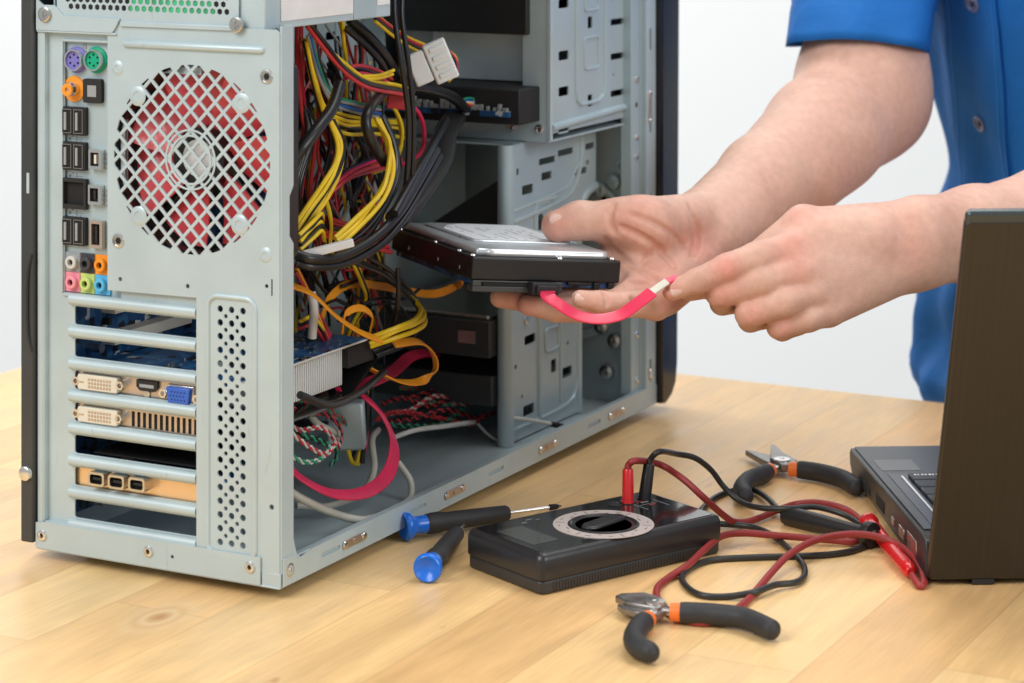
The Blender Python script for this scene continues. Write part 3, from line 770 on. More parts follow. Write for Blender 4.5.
fs = [(i * n7 + j, i * n7 + (j + 1) % n7, (i + 1) * n7 + (j + 1) % n7, (i + 1) * n7 + j) for i in range(NV - 1) for j in range(n7)]
fs += [tuple(range(n7)), tuple(range((NV - 1) * n7, NV * n7))]
sh.add(vs, fs).build('fan_shroud', M['blackg'], gc, sub=1)
MB().box((150, g_near + 1.5, gz - 15), (183, g_near + 30, gz - 1)).build('power_socket', M['blackm'], gc, bevel=.6)
def bracket(k, mat_, holes_):
    z1 = slot_z[k]
    return MB().plate(rect(58, z1 - 13.5, 160, z1 + 1.5), holes_, .9, rear(6.2)).build('bracket', mat_, gc if k < 5 else None)
def dvi(px, py, par):
    u, z = R(px, py, 4)
    p = MB().prism(rect(u - 15.5, z - 4.8, u + 15.5, z + 4.8, 1.5), 1.5, 6.2, lambda p: (p[2], p[0], p[1])).build('dvi_port', M['cream'], par, bevel=.5)
    b = MB()
    for i in range(8):
        for j in range(3): b.box((1.2, u - 8.6 + i * 2.3 - 2, z - 3.2 + j * 2.3), (1.55, u - 7.2 + i * 2.3 - 2, z - 1.8 + j * 2.3))
    b.box((1.2, u + 10.5, z - .4), (1.55, u + 13.5, z + .4))
    b.build('pin_hole', M['tan'], p)
def nut(px, py, par, ln=4):
    u, z = R(px, py, 4)
    p = MB().lathe([(3, 6.2), (3, 6.2 - ln), (1.7, 6.2 - ln), (1.5, 5), (.1, 5)], (0, u, z), (1, 0, 0), 6).build('hex_post', M['chrome'], par)
b3 = bracket(2, M['tan'], []); b4 = bracket(3, M['tan'], [rect(65 + 4.3 * i, slot_z[3] - 11, 67.4 + 4.3 * i, slot_z[3] - 1.5, .3) for i in range(12)])
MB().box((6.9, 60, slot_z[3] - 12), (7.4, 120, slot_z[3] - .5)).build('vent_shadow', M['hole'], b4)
dvi(99.5, 383, b3); dvi(99.5, 415.5, b4)
for q in ((78, 380), (122, 385)): nut(*q, b3, 5)
for q in ((78, 412.5), (120.5, 418)): nut(*q, b4, 5)
u, z = R(146.5, 386, 4)
p = MB().prism([(u - 8, z + 3.2), (u + 8, z + 3.2), (u + 8, z - 1), (u + 5.5, z - 3.4), (u - 5.5, z - 3.4), (u - 8, z - 1)], 4.2, 6.2, lambda p: (p[2], p[0], p[1])).build('hdmi_port', M['blackm'], b3)
MB().box((4, u - 5.4, z - 1.2), (4.3, u + 5.4, z + .8)).build('tongue', M['jgrey'], p)
u, z = R(145.5, 394.5, 4)
MB().lathe([(2.6, 6.2), (2.4, 5), (.1, 4.8)], (0, u, z), (1, 0, 0), 14).build('screw', M['screw'], b3)
u, z = R(180, 395.5, 4)
p = MB().prism([(u - 9, z + 5), (u + 9, z + 5), (u + 7.6, z - 4.6), (u - 7.6, z - 4.6)], 1.5, 6.2, lambda p: (p[2], p[0], p[1])).build('vga_port', M['vga'], b3, bevel=.6)
MB().prism([(u - 10, z + 6), (u + 10, z + 6), (u + 8.6, z - 5.6), (u - 8.6, z - 5.6)], 4.6, 6.2, lambda p: (p[2], p[0], p[1])).build('metal_shell', M['chrome'], p, bevel=.5)
b = MB()
for i in range(5):
    for j in range(3): b.lathe([(.55, 1.45), (.1, 1.3)], (0, u - 5 + i * 2.4 + (j % 2) * .8, z - 2.4 + j * 2.4), (1, 0, 0), 8)
b.build('pin_hole', M['hole'], p)
for q in ((164, 393), (197.5, 399)): nut(*q, b3, 4)
# firewire card in slot 6
fw_ = MB().box((10, 70, slot_z[5] - 9.2), (120, 158, slot_z[5] - 7.8)).build('firewire_card', M['pcb'], pc)
bk6 = MB().plate(rect(58, slot_z[5] - 13.5, 160, slot_z[5] + 1.5), [], .9, rear(6.2)).build('bracket', M['gold'], fw_)
for px, py in ((97, 479), (117, 482), (137.5, 484.5)):
    u, z = R(px, py, -1)
    p = MB().plate(rect(u - 6.2, z - 4.3, u + 6.2, z + 4.3, 2), [rect(u - 4.8, z - 2.9, u + 4.8, z + 2.9, 1.6)], 8.5, rear(-2.2)).build('firewire_port', M['screw'], bk6)
    MB().box((2.5, u - 4.8, z - 2.9), (3, u + 4.8, z + 2.9)).build('socket_hole', M['hole'], p)
    MB().box((-.5, u - 3.6, z - .8), (3, u + 3.6, z + .8)).build('tongue', M['blackm'], p)
# another low dark card behind the bottom slots
MB().box((14, 60, slot_z[4] - 13.2), (150, 150, slot_z[4] - 12)).build('sound_card', M['blackm'], pc)

# second hard drive in the lower cage, third below
hd2 = MB().box((340, 40, 70), (488, 142, 97)).build('mounted_drive', M['panel'], pc, bevel=1.2)
MB().box((344, 43, 96.5), (484, 139, 100.5)).build('cover', M['screw'], hd2, bevel=2, bseg=3)
MB().box((338.8, 52, 80), (340, 66, 89)).build('label', M['tan'], hd2)
hd3 = MB().box((344, 40, 34), (488, 142, 56)).build('mounted_drive', M['panel'], pc, bevel=1.2)
ds = [K(412, 236, 150), K(434, 222, 140), K(498, 180, 45), K(500, 240, 45)]
MB().add([tuple(p) for p in ds] + [tuple(p + np.array([3., 0, -1])) for p in ds], [(0, 1, 2, 3), (7, 6, 5, 4), (0, 4, 5, 1), (1, 5, 6, 2), (2, 6, 7, 3), (3, 7, 4, 0)]).build('drive_shelf', M['blackm'], pc)
# ------------------------------------------------------------------ loose cables inside the case
def cable(name, mats, pts, r, n=1, gap=1.05, seg=8, jig=1.2, parent=None):
    """one part per cable: a bundle of n strands running through the points"""
    P = [K(*p) for p in pts]
    rnd = random.Random(len(pts) * 31 + int(pts[0][0]) * 7 + int(pts[-1][1]))
    k = 0
    groups = {}
    for i in range(n):
        mname = mats[i % len(mats)]
        groups.setdefault(mname, MB())
        off = np.array([0., 0., 0.]) if n == 1 else np.array([rnd.uniform(-.3, .3), rnd.uniform(-.6, .6), 0]) * r
        a = (i - (n - 1) / 2) * r * 2 * gap
        q = []
        for j, p in enumerate(P):
            t = P[min(j + 1, len(P) - 1)] - P[max(j - 1, 0)]
            s = np.cross(t, (0.46, -.88, .25)); s /= np.linalg.norm(s) + 1e-6
            q.append(p + s * a * (1 + (rnd.random() - .5) * .3 * jig) + np.array([rnd.uniform(-1, 1), rnd.uniform(-1, 1) * 1.5, rnd.uniform(-1, 1)]) * r * .5 * jig * (n > 1) + off)
        groups[mname].tube(q, r, seg, sub=8)
    first = None
    for mname, g in groups.items():
        o = g.build(name if first is None else 'wire', M[mname], pc if first is None else first)
        if first is None: first = o
    return first


Y, RD, BK, OR = 'yellow', 'redw', 'blackw', 'orange'
wires = [
    # bunch coming out of the power supply, running down at the left
    ('power_cable', [RD, RD, 'pinkred'], [(300, 18, 60), (301, 60, 55), (303, 100, 55), (306, 140, 60), (300, 190, 80)], 1.5, 5),
    ('power_cable', [RD, BK, Y, RD], [(312, 20, 70), (316, 60, 66), (318, 110, 70), (312, 160, 76), (308, 230, 84)], 1.3, 5),
    ('power_cable', [Y, Y, Y, BK], [(305, 40, 46), (313, 80, 44), (325, 112, 44), (345, 124, 48), (372, 126, 56), (400, 128, 66)], 1.35, 5),
    ('power_cable', ['greenw', 'greyw', 'bluew', 'greyw'], [(309, 35, 50), (318, 72, 48), (332, 98, 48), (352, 106, 50), (380, 112, 60)], 1.2, 4),
    ('power_cable', [Y, BK, RD, 'pinkred'], [(308, 22, 34), (325, 45, 32), (345, 68, 32), (368, 82, 34), (398, 90, 38), (412, 92, 42)], 1.45, 3),
    ('power_cable', [Y, BK, Y], [(340, 18, 62), (345, 42, 62), (347, 62, 66), (345, 100, 75)], 1.35, 4),
    ('power_cable', [RD, BK], [(352, 18, 90), (362, 50, 90), (356, 90, 95), (348, 140, 100)], 1.3, 4),
    ('power_cable', [RD, BK, RD, BK], [(322, 90, 86), (332, 140, 90), (322, 190, 92), (318, 240, 95), (330, 300, 95)], 1.4, 6),
    ('power_cable', [Y, RD, BK], [(374, 16, 40), (392, 30, 44), (410, 42, 50), (430, 52, 56), (444, 58, 58)], 1.2, 4),
    ('power_cable', [Y, 'pinkred', BK], [(450, 52, 50), (455, 60, 48), (456, 72, 48), (448, 78, 50)], 1.1, 3),
    # middle tangle
    ('power_cable', [RD, BK, 'pinkred'], [(346, 74, 40), (360, 70, 40), (378, 74, 42), (392, 82, 46)], 1.4, 3),
    ('power_cable', [Y, Y], [(362, 78, 36), (378, 77, 35), (393, 72, 34)], 1.2, 2),
    ('power_cable', [Y, RD], [(386, 100, 60), (396, 112, 52), (402, 128, 50), (400, 148, 52), (392, 162, 58), (372, 170, 66)], 1.35, 3),
    ('power_cable', ['pinkred'], [(404, 100, 50), (418, 112, 46), (424, 130, 46), (422, 150, 48), (408, 162, 54), (385, 168, 60)], 1.5, 1),
    ('power_cable', [RD, RD, 'pinkred', BK], [(400, 158, 55), (372, 165, 52), (350, 174, 52), (332, 188, 56), (320, 200, 62)], 1.4, 4),
    ('power_cable', [Y, Y, BK, Y], [(331, 120, 40), (341, 145, 34), (338, 168, 32), (326, 190, 32), (312, 212, 34), (297, 232, 38)], 1.55, 5),
    ('power_cable', [Y, BK, Y, BK], [(300, 242, 28), (312, 230, 26), (322, 222, 27), (323, 232, 34)], 1.35, 5),
    ('power_cable', [RD, RD, BK], [(322, 226, 50), (345, 232, 50), (368, 238, 54), (388, 244, 60)], 1.6, 5),
    ('power_cable', [Y, BK], [(324, 196, 48), (330, 220, 48), (328, 240, 50), (334, 262, 60)], 1.35, 3),
    ('power_cable', [RD, 'pinkred', BK], [(326, 192, 56), (334, 210, 56), (344, 228, 60), (372, 250, 70), (378, 276, 80)], 1.4, 3),
    ('power_cable', [Y, Y, Y], [(378, 118, 26), (388, 142, 20), (391, 168, 16), (380, 196, 14), (358, 224, 16), (336, 242, 18)], 1.6, 3),
    ('power_cable', [BK, BK, BK, BK], [(384, 116, 28), (394, 144, 22), (397, 172, 17), (386, 202, 16), (364, 230, 17), (336, 249, 20)], 1.6, 4),
    ('power_cable', [Y, RD, BK], [(352, 258, 66), (362, 280, 64), (366, 300, 66), (354, 322, 70), (346, 345, 76)], 1.35, 4),
    ('power_cable', [RD, 'pinkred', Y], [(296, 268, 70), (308, 292, 66), (318, 318, 64), (330, 340, 66)], 1.4, 4),
    ('power_cable', [Y, BK, RD], [(300, 325, 60), (312, 322, 60), (322, 332, 62), (330, 350, 70)], 1.35, 3),
    ('power_cable', [BK, RD, BK, Y], [(360, 200, 90), (372, 230, 92), (368, 270, 94), (380, 300, 96)], 1.5, 6),
    ('power_cable', [BK, BK, RD], [(296, 150, 88), (306, 200, 88), (302, 250, 88), (312, 300, 88), (308, 345, 90)], 1.7, 8),
    ('power_cable', [BK, BK, BK], [(330, 60, 80), (350, 110, 86), (366, 150, 92), (352, 200, 100), (366, 260, 104), (390, 300, 110)], 1.8, 8),
    ('power_cable', [BK, BK], [(298, 90, 60), (312, 130, 52), (300, 180, 50), (296, 215, 52)], 1.7, 6),
    # yellow/black 12 V lead to the graphics card
    ('power_cable', [BK, BK, BK], [(350, 255, 40), (384, 272, 44), (412, 298, 40), (420, 316, 36), (404, 338, 36), (372, 352, 46)], 1.6, 3),
    ('power_cable', [Y, Y, Y], [(398, 288, 52), (414, 300, 40), (422, 314, 30), (416, 324, 26), (396, 332, 28), (370, 343, 40)], 1.75, 3),
    # vertical pair in the lower middle
    ('power_cable', [Y, BK], [(366, 378, 64), (364, 410, 62), (360, 440, 62), (354, 462, 62)], 1.5, 2),
    ('power_cable', ['pinkred', BK], [(366, 380, 60), (368, 410, 58), (366, 440, 58), (362, 464, 58)], 1.6, 2),
    ('power_cable', [Y], [(348, 450, 60), (352, 462, 58), (358, 464, 60)], 1.5, 1),
]
for nm, ms, pts, r, n in wires: cable(nm, ms, pts, r, n)

# sleeved black cables
for pts, r in (
    ([(402, -6, 22), (402, 20, 20), (408, 60, 16), (413, 110, 14), (413, 160, 15), (410, 205, 18)], 1.9),
    ([(394, -6, 22), (395, 20, 20), (401, 62, 16), (408, 112, 14), (408, 160, 15), (404, 205, 18)], 1.9),
    ([(350, 20, 58), (372, 40, 52), (388, 60, 50), (400, 84, 56)], 3.6), 
    ([(346, 28, 56), (366, 46, 50), (382, 64, 48), (392, 86, 54)], 2.4),
    ([(340, 84, 26), (332, 108, 22), (318, 128, 20), (304, 146, 22), (294, 158, 26)], 4.0),
    ([(380, 96, 40), (370, 108, 26), (366, 124, 22), (374, 146, 20), (384, 162, 24)], 3.6),
    ([(296, 254, 24), (312, 259, 16), (340, 257, 10), (372, 240, 8), (398, 214, 10), (418, 182, 18), (436, 150, 30)], 3.3),
    ([(296, 263, 24), (314, 267, 16), (344, 264, 10), (378, 247, 8), (402, 222, 10), (422, 190, 18), (440, 156, 30)], 2.6),
    ([(398, 86, 46), (424, 88, 46), (450, 96, 52), (466, 108, 60)], 4.0),
    ([(394, 214, 6), (404, 196, 10), (424, 160, 22), (446, 120, 44)], 3.2),
    ([(398, 268, 30), (398, 300, 30), (392, 326, 40), (384, 340, 60)], 1.8),
    ([(300, 395, 10), (330, 405, 14), (360, 392, 26), (384, 372, 40)], 2.5),
):
    MB().tube([K(*p) for p in pts], r, 12, sub=8).build('sleeved_cable', M['blackw'], pc)
# broad braided loom into the drive bay
lm = MB().tube([K(*p) for p in ((470, 105, 90), (456, 116, 70), (446, 132, 50), (442, 156, 36), (430, 178, 26), (414, 200, 20), (396, 220, 20))], 5, 12, flat=(17, 7), sub=8).build('sleeved_cable', M['blackm'], pc)
for i, (mn, dy) in enumerate((('orange', 0), ('redw', 1.2), ('bluew', -2), ('greenw', -4), ('whitew', -1))):
    MB().tube([K(*p) for p in ((458, 106, 60), (464, 103 + dy, 56), (474, 104 + dy * 1.3, 56), (484, 106, 60), (494, 104, 70))], .8, 6, sub=6).build('wire', M[mn], lm)
# ribbon-like SATA cables
def ribbon(pts, m, wd=7.5, th=1.6, up=None):
    return MB().tube([K(*p) for p in pts], 1, 12, flat=(wd, th), sub=10, up=up).build('data_cable', M[m], pc)
ribbon([(288, 284, 46), (312, 294, 40), (336, 316, 32), (360, 332, 28), (380, 340, 26)], 'orange', 7.2, 1.6, up=(.3, -.6, .7))
ribbon([(394, 344, 30), (420, 342, 28), (434, 356, 26), (434, 372, 26), (418, 382, 30), (394, 380, 36), (368, 368, 48)], 'orange', 6.2, 1.5, up=(.7, -.35, .2))
ribbon([(322, 318, 70), (330, 298, 68), (350, 284, 70), (380, 286, 74), (430, 294, 74), (456, 286, 64), (462, 280, 52)], 'orange', 6.0, 1.5, up=(.2, -.9, .3))
ribbon([(342, 332, 48), (346, 314, 44), (360, 308, 44), (372, 316, 44), (370, 332, 46)], 'orange', 5.0, 1.4, up=(.4, -.8, .2))
ribbon([(284, 462, 36), (304, 480, 22), (334, 494, 12), (366, 492, 12), (388, 474, 16), (394, 446, 22), (384, 418, 30), (366, 398, 40), (350, 388, 56)], 'pinkred', 9.5, 2.0, up=(.25, -.55, .8))
ribbon([(340, 392, 50), (366, 384, 54), (392, 372, 66), (412, 356, 84), (436, 352, 96)], 'pinkred', 9.0, 2.0, up=(.2, -.5, .85))
# pale cables on the floor
for pts, m, r in (
    ([(282, 486, 34), (304, 500, 22), (336, 514, 14), (360, 520, 8), (374, 518, 8)], 'beige', 2.6),
    ([(296, 506, 60), (330, 506, 48), (362, 492, 42), (374, 470, 46), (372, 440, 60), (378, 430, 80)], 'beige', 2.3),
    ([(398, 462, 30), (410, 480, 22), (411, 496, 20), (404, 504, 20)], 'beige', 2.2),
    ([(392, 438, 60), (416, 430, 50), (446, 426, 50), (474, 422, 60)], 'whitew', 1.8),
    ([(478, 424, 60), (490, 436, 50), (500, 440, 44), (504, 428, 42)], 'whitew', 1.2),
    ([(510, 418, 34), (528, 420, 24), (546, 423, 18), (552, 424, 16)], 'whitew', 1.6),
    ([(311, 292, 52), (314, 310, 50), (312, 338, 52)], 'whitew', 3.0),
    ([(308, 412, 60), (318, 424, 58), (338, 434, 60)], 'beige', 2.4),
):
    MB().tube([K(*p) for p in pts], r, 10, sub=8).build('pale_cable', M[m], pc)
MB().tube([K(*p) for p in ((551, 424, 16), (560, 426, 13), (568, 428, 12))], 2.2, 10, sub=3).build('cable_plug', M['blackm'], pc)
# twisted pairs
def twisted(pts, m1, m2, r=.85, turns=10, amp=1.2):
    P = [K(*p) for p in pts]
    n = turns * 8
    dense = []
    mb_ = MB(); tmp = MB()
    seg = len(P) - 1
    def at_(t):
        x = t * seg; i = min(int(x), seg - 1); f_ = x - i
        p0 = P[max(i - 1, 0)]; p1 = P[i]; p2 = P[i + 1]; p3 = P[min(i + 2, seg)]
        return .5 * (2 * p1 + (p2 - p0) * f_ + (2 * p0 - 5 * p1 + 4 * p2 - p3) * f_ * f_ + (3 * p1 - p0 - 3 * p2 + p3) * f_ ** 3)
    first = None
    for ph, m in ((0, m1), (math.pi, m2)):
        q = []
        for k in range(n + 1):
            t = k / n; p = at_(t); a = ph + turns * 2 * math.pi * t
            q.append(p + np.array([math.cos(a) * .5, math.cos(a) * .3, math.sin(a)]) * amp)
        o = MB().tube(q, r, 6, sub=1).build('twisted_pair' if first is None else 'wire', M[m], pc if first is None else first)
        if first is None: first = o
for pts, a, b_, t in (
    ([(286, 404, 60), (304, 414, 56), (326, 414, 54), (342, 432, 54), (336, 456, 52)], RD, 'blackw', 9),
    ([(284, 420, 54), (300, 430, 48), (322, 428, 46), (340, 446, 48)], RD, 'whitew', 8),
    ([(286, 438, 50), (304, 436, 42), (322, 442, 40), (338, 452, 46), (330, 466, 46)], 'greenw', 'blackw', 9),
    ([(286, 452, 46), (304, 462, 40), (322, 458, 38), (330, 446, 40)], 'greenw', 'whitew', 7),
    ([(288, 430, 44), (308, 446, 38), (326, 454, 38), (336, 442, 40)], RD, 'whitew', 7),
    ([(296, 400, 60), (320, 404, 60), (345, 422, 62), (350, 440, 62)], 'greenw', RD, 8),
    ([(382, 404, 100), (404, 398, 90), (430, 406, 80), (460, 396, 76), (494, 400, 76)], RD, 'blackw', 14),
    ([(386, 414, 96), (410, 410, 84), (436, 396, 80), (466, 404, 76), (496, 388, 80)], RD, 'whitew', 14),
    ([(390, 422, 90), (416, 418, 78), (446, 410, 72), (476, 418, 70), (496, 412, 74)], RD, 'blackw', 14),
    ([(384, 424, 86), (412, 426, 76), (442, 424, 70), (464, 408, 72)], 'greenw', 'blackw', 11),
    ([(430, 402, 90), (452, 404, 80), (474, 398, 80), (492, 406, 84)], 'greenw', 'whitew', 9),
    ([(400, 388, 110), (430, 388, 100), (460, 384, 96), (496, 376, 96)], RD, 'greenw', 13),
    ([(376, 420, 90), (396, 412, 86), (430, 416, 76), (470, 424, 66), (484, 414, 66)], RD, 'redw', 12),
    ([(404, 400, 96), (440, 388, 90), (470, 376, 96), (494, 366, 100)], RD, 'blackw', 12),
):
    twisted(pts, a, b_, turns=t)
# nylon molex plug
c0 = K(431, 64, 30)
def mplug(name, c, ax, size, m, parent=pc):
    # ax given as (screen right, up, depth); turned into the case frame, broad face towards the open side
    rt = np.array([.465, -.885, 0]); dp = np.array([.885, .465, 0])
    ax = rt * ax[0] + np.array([0, 0, 1.]) * ax[1] + dp * ax[2]; ax /= np.linalg.norm(ax)
    s = np.cross(ax, dp); s /= np.linalg.norm(s); t = np.cross(ax, s)
    f = lambda p: c + ax * p[0] + s * p[1] + t * p[2]
    return f
f = mplug('', c0, (.9, .38, .1), None, None)
plug = MB().box((-15, -11, -5), (-2, 12, 5), f).box((-1.5, -15, -6), (15, 14, 6), f).build('molex_plug', M['white'], pc, bevel=1.2)
b = MB()
for k in range(4): b.box((2, -12 + k * 6.4, -7), (14, -8.6 + k * 6.4, 7), f)
b.build('plug_rib', M['white'], plug, bevel=.5)
# small white connector with a printed label, pale standing plug, grey plug body
f = mplug('', K(327, 249, 12), (.95, .22, .2), None, None)
MB().box((-17, -2.5, -3.5), (17, 2.5, 3.5), f).build('drive_plug', M['label'], pc, bevel=.6)
f = mplug('', K(346, 425, 66), (0.05, -1, 0), None, None)
MB().box((-16, -13, -8), (16, 13, 8), f).build('drive_plug', M['steel_in'], pc, bevel=2)
f = mplug('', K(400, 102, 50), (1, -.1, .1), None, None)
MB().box((-9, -5, -4), (9, 5, 4), f).build('drive_plug', M['redw'], pc, bevel=.8)

# thin loose wires filling the back of the tangle
random.seed(21)
for k in range(54):
    x = random.uniform(298, 372); y = random.uniform(24, 120); u_ = random.uniform(92, 130)
    pts = [(x, y, u_)]
    n_ = random.randint(4, 6); sx = random.uniform(-8, 16)
    for j in range(n_):
        x = min(max(x + sx + random.uniform(-22, 22), 297), 384); y += random.uniform(26, 52); u_ = min(max(u_ + random.uniform(-10, 10), 84), 138)
        pts.append((x, y, u_))
    MB().tube([K(*q) for q in pts], random.uniform(.9, 1.3), 7, sub=7).build('thin_wire', M[random.choice(['redw', 'redw', 'yellow', 'blackw', 'blackw', 'blackw', 'blackw', 'redw', 'greyw'])], pc)
for k in range(9):
    x = random.uniform(300, 350); y = random.uniform(262, 330); u_ = random.uniform(56, 90)
    pts = [(x, y, u_)]
    for j in range(4):
        x = min(x + random.uniform(2, 30), 440); y += random.uniform(-14, 26); u_ += random.uniform(-10, 10)
        pts.append((x, y, u_))
    MB().tube([K(*q) for q in pts], random.uniform(.9, 1.4), 7, sub=7).build('thin_wire', M[random.choice(['redw', 'yellow', 'blackw', 'pinkred', 'blackw', 'redw'])], pc)
# ================================================================== hard drive held in the hand, with the pink-red data cable
def nrm(a): a = np.array(a, float); return a / np.linalg.norm(a)
H0 = W(473, 257, 1565)
ha = nrm((-61.5, 133, -2)); hb = np.array([96.5, 26, -9.]); ha = nrm((-58.5, 133, -2)); hb = nrm(hb - ha * (hb @ ha)) * 1.07; hn = np.cross(hb, ha)
HF = lambda p: H0 + ha * p[0] + hb * p[1] + hn * p[2]
M['hddb'] = mat('drive_black_coat', (.014, .013, .014), .42, .2, .1, 120, .1, 1200)
M['hddc'] = mat('drive_cover_metal', (.68, .71, .74), .30, .55, .04, 40, rvar=.04)
hd = thing('hard_drive', 'black and silver hard disk drive held flat in the palm above the open case', 'hard drive', loc=HF((73, 50, -21)))
MB().box((0, 0, -14), (147, 101.6, 0), HF).build('drive_body', M['hddb'], hd, world=True, bevel=1.3, bseg=3)
pcbd = MB().box((3, 3, -17.5), (144, 98, -14.2), HF).build('circuit_board', M['pcbd'], hd, world=True)
cov = [(8, 5), (139, 5), (143, 9), (143, 92), (139, 97), (60, 97), (52, 93), (46, 97), (10, 97), (4, 92), (4, 14), (7, 11)]
MB().prism(cov, -.5, 4.6, lambda p: HF((p[0], p[1], p[2]))).build('cover', M['hddc'], hd, world=True, bevel=2.6, bseg=4)
MB().prism(rect(40, 15, 134, 87, 8), 4.5, 6.0, lambda p: HF((p[0], p[1], p[2]))).build('cover_step', M['hddc'], hd, world=True, bevel=1.2, bseg=3)
M['hlab'] = mat('drive_label', (.88, .90, .92), .5, 0, .03, 60)
M['lprint'] = mat('label_ink', (.50, .52, .54), .5)
lb_ = MB().prism([(44, 18), (100, 18), (120, 28), (131, 42), (131, 84), (44, 84)], 5.25, 5.4, lambda p: HF((p[0], p[1], p[2] + .8))).build('label', M['hlab'], hd, world=True)
b = MB(); random.seed(5)
for i in range(9):
    y0 = 24 + i * 6.2
    x0 = 48
    while x0 < 104:
        l_ = random.uniform(3, 12)
        if random.random() < .6: b.box((x0, y0, 6.22), (x0 + l_, y0 + 1.7, 6.3), HF)
        x0 += l_ + 2
b.build('label_print', M['lprint'], lb_, world=True)
b = MB()
for p in ((8, 3), (73, 2.6), (140, 3), (9, 99), (138, 99), (30, 2.6), (3, 60)):
    b.lathe([(2.3, 0), (2.0, .9), (1, .95), (.9, .3), (.1, .3)], HF((p[0], p[1], .1)), hn, 12)
b.build('screw', M['chrome'], hd, world=True)
for x in (22, 60, 114): MB().lathe([(1.6, 0), (1.5, .25), (.1, .2)], HF((x, .1, -9)), -hb, 14).build('mounting_hole', M['chrome'], hd, world=True)
cn = MB()
cn.box((-.6, 1, -21), (9, 62, -17.6), HF).box((-.6, 1, -17.6), (3, 7, -14.2), HF).box((-.6, 57, -17.6), (3, 62, -14.2), HF).box((-.5, 1, -15.2), (5, 62, -14.1), HF)
cn.build('data_connector', M['panel'], hd, world=True, bevel=.5)
b = MB().box((-.2, 8, -17.3), (6, 56, -15.4), HF)
b.build('connector_slot', M['hole'], hd, world=True)
MB().box((0, 84, -18.5), (8, 88, -14), HF).box((0, 94, -17.8), (6, 98, -14), HF).box((0, 66, -16), (4, 82, -14), HF).build('mounting_lug', M['hddb'], hd, world=True, bevel=.5)
# pink-red data cable, plugged into the drive, its far end between the fingertips
sc_ = thing('data_cable', 'flat pink-red cable plugged into the hard drive and pinched between fingertips', 'cable', loc=HF((-6, 52, -17)))
MB().box((-9, 38, -21.2), (-.4, 56, -13.8), HF).box((-12, 40, -20.2), (-9, 54, -15), HF).build('plug', M['blackm'], sc_, world=True, bevel=.8)
M['pink'] = mat('pink_red_cable', (.76, .02, .085), .35, 0, .04, 50, coat=.15)
cp = [HF((-8, 49, -18.5)), W(548, 296, 1560), W(560, 305, 1556), W(577, 315, 1556), W(598, 319, 1558), W(620, 315, 1562), W(638, 303, 1568), W(652, 292, 1574)]
MB().tube(cp, 1, 14, flat=(9.6, 1.5), sub=10, up=(.0, -.52, .85)).build('ribbon', M['pink'], sc_, world=True)
MB().tube([W(652, 292, 1574), W(659, 287, 1577), W(667, 281.5, 1580)], 1, 14, flat=(5.4, 1.9), sub=4, up=(.0, -.6, .8)).build('white_tip', M['cream'], sc_, world=True)
MB().tube([W(667, 281.5, 1580), W(676, 277, 1585)], 1, 14, flat=(5, 1.6), sub=1, up=(.0, -.6, .8)).build('cable_end', M['pink'], sc_, world=True)

# ================================================================== multimeter
m0 = T(541, 597); mang = R_(37.6)
mx_ = np.array([math.cos(mang), math.sin(mang), 0]); my_ = np.array([-math.sin(mang), math.cos(mang), 0])
MF = lambda p: m0 + mx_ * p[0] + my_ * p[1] + np.array([0, 0, p[2]])
mm = thing('multimeter', 'black handheld multimeter lying on the table with a pale dial ring', 'multimeter', loc=MF((75, 38, 0)))
M['mm1'] = mat('meter_plastic', (.022, .022, .024), .33, 0, .1, 120, .1, 1500)
M['mm2'] = mat('meter_plastic_lower', (.035, .033, .032), .45, 0, .1, 120, .1, 1500)
ML, MW, MZ = 149.0, 77.0, 24.5
MB().prism(rect(.6, .6, ML - .6, MW - .6, 5), .3, 8.6, lambda p: MF((p[0], p[1], p[2]))).build('lower_shell', M['mm2'], mm, world=True, bevel=1.6, bseg=3)
b = MB()
for k in range(46):
    x = 10 + k * 2.35
    b.box((x, .1, 1.4), (x + 1.2, 2.2, 7.4), MF)
b.build('grip_ribs', M['mm2'], mm, world=True, bevel=.25, bseg=1)
ur = []
for ins_, z_ in ((.0, 8.9), (-.2, 9.4), (-.2, 20.5), (.9, 23.4), (2.4, MZ)):
    ur.append([MF((a, c, z_)) for a, c in rect(ins_, ins_, ML - ins_, MW - ins_, 5 - ins_ * .5, 5)])
nn_ = len(ur[0])
MB().add([p for r_ in ur for p in r_], [(i * nn_ + k, i * nn_ + (k + 1) % nn_, (i + 1) * nn_ + (k + 1) % nn_, (i + 1) * nn_ + k) for i in range(4) for k in range(nn_)] + [tuple(range(nn_))[::-1], tuple(range(4 * nn_, 5 * nn_))]).build('upper_shell', M['mm1'], mm, world=True, smooth=50)
fpl = MB().prism(rect(4, 4.5, ML - 4, MW - 4.5, 3), MZ - .1, MZ + .35, lambda p: MF((p[0], p[1], p[2]))).build('face_plate', M['blackg'], mm, world=True, bevel=.2)
def MP(px, py, z=24.8):
    q = T(px, py, z) - m0; return q @ mx_, q @ my_
dc = MP(603.5, 524.5)
M['lapmark'] = mat('dial_print', (.10, .07, .06), .5)
M['dialr'] = mat('dial_ring', (.50, .43, .40), .5, 0, .05, 90)
rgm = MB().plate(circ(dc[0], dc[1], 32, 64), [circ(dc[0], dc[1], 22.8, 64)], .35, lambda p: MF((p[0], p[1], MZ + .4 + p[2]))).build('dial_ring', M['dialr'], mm, world=True)
b = MB()
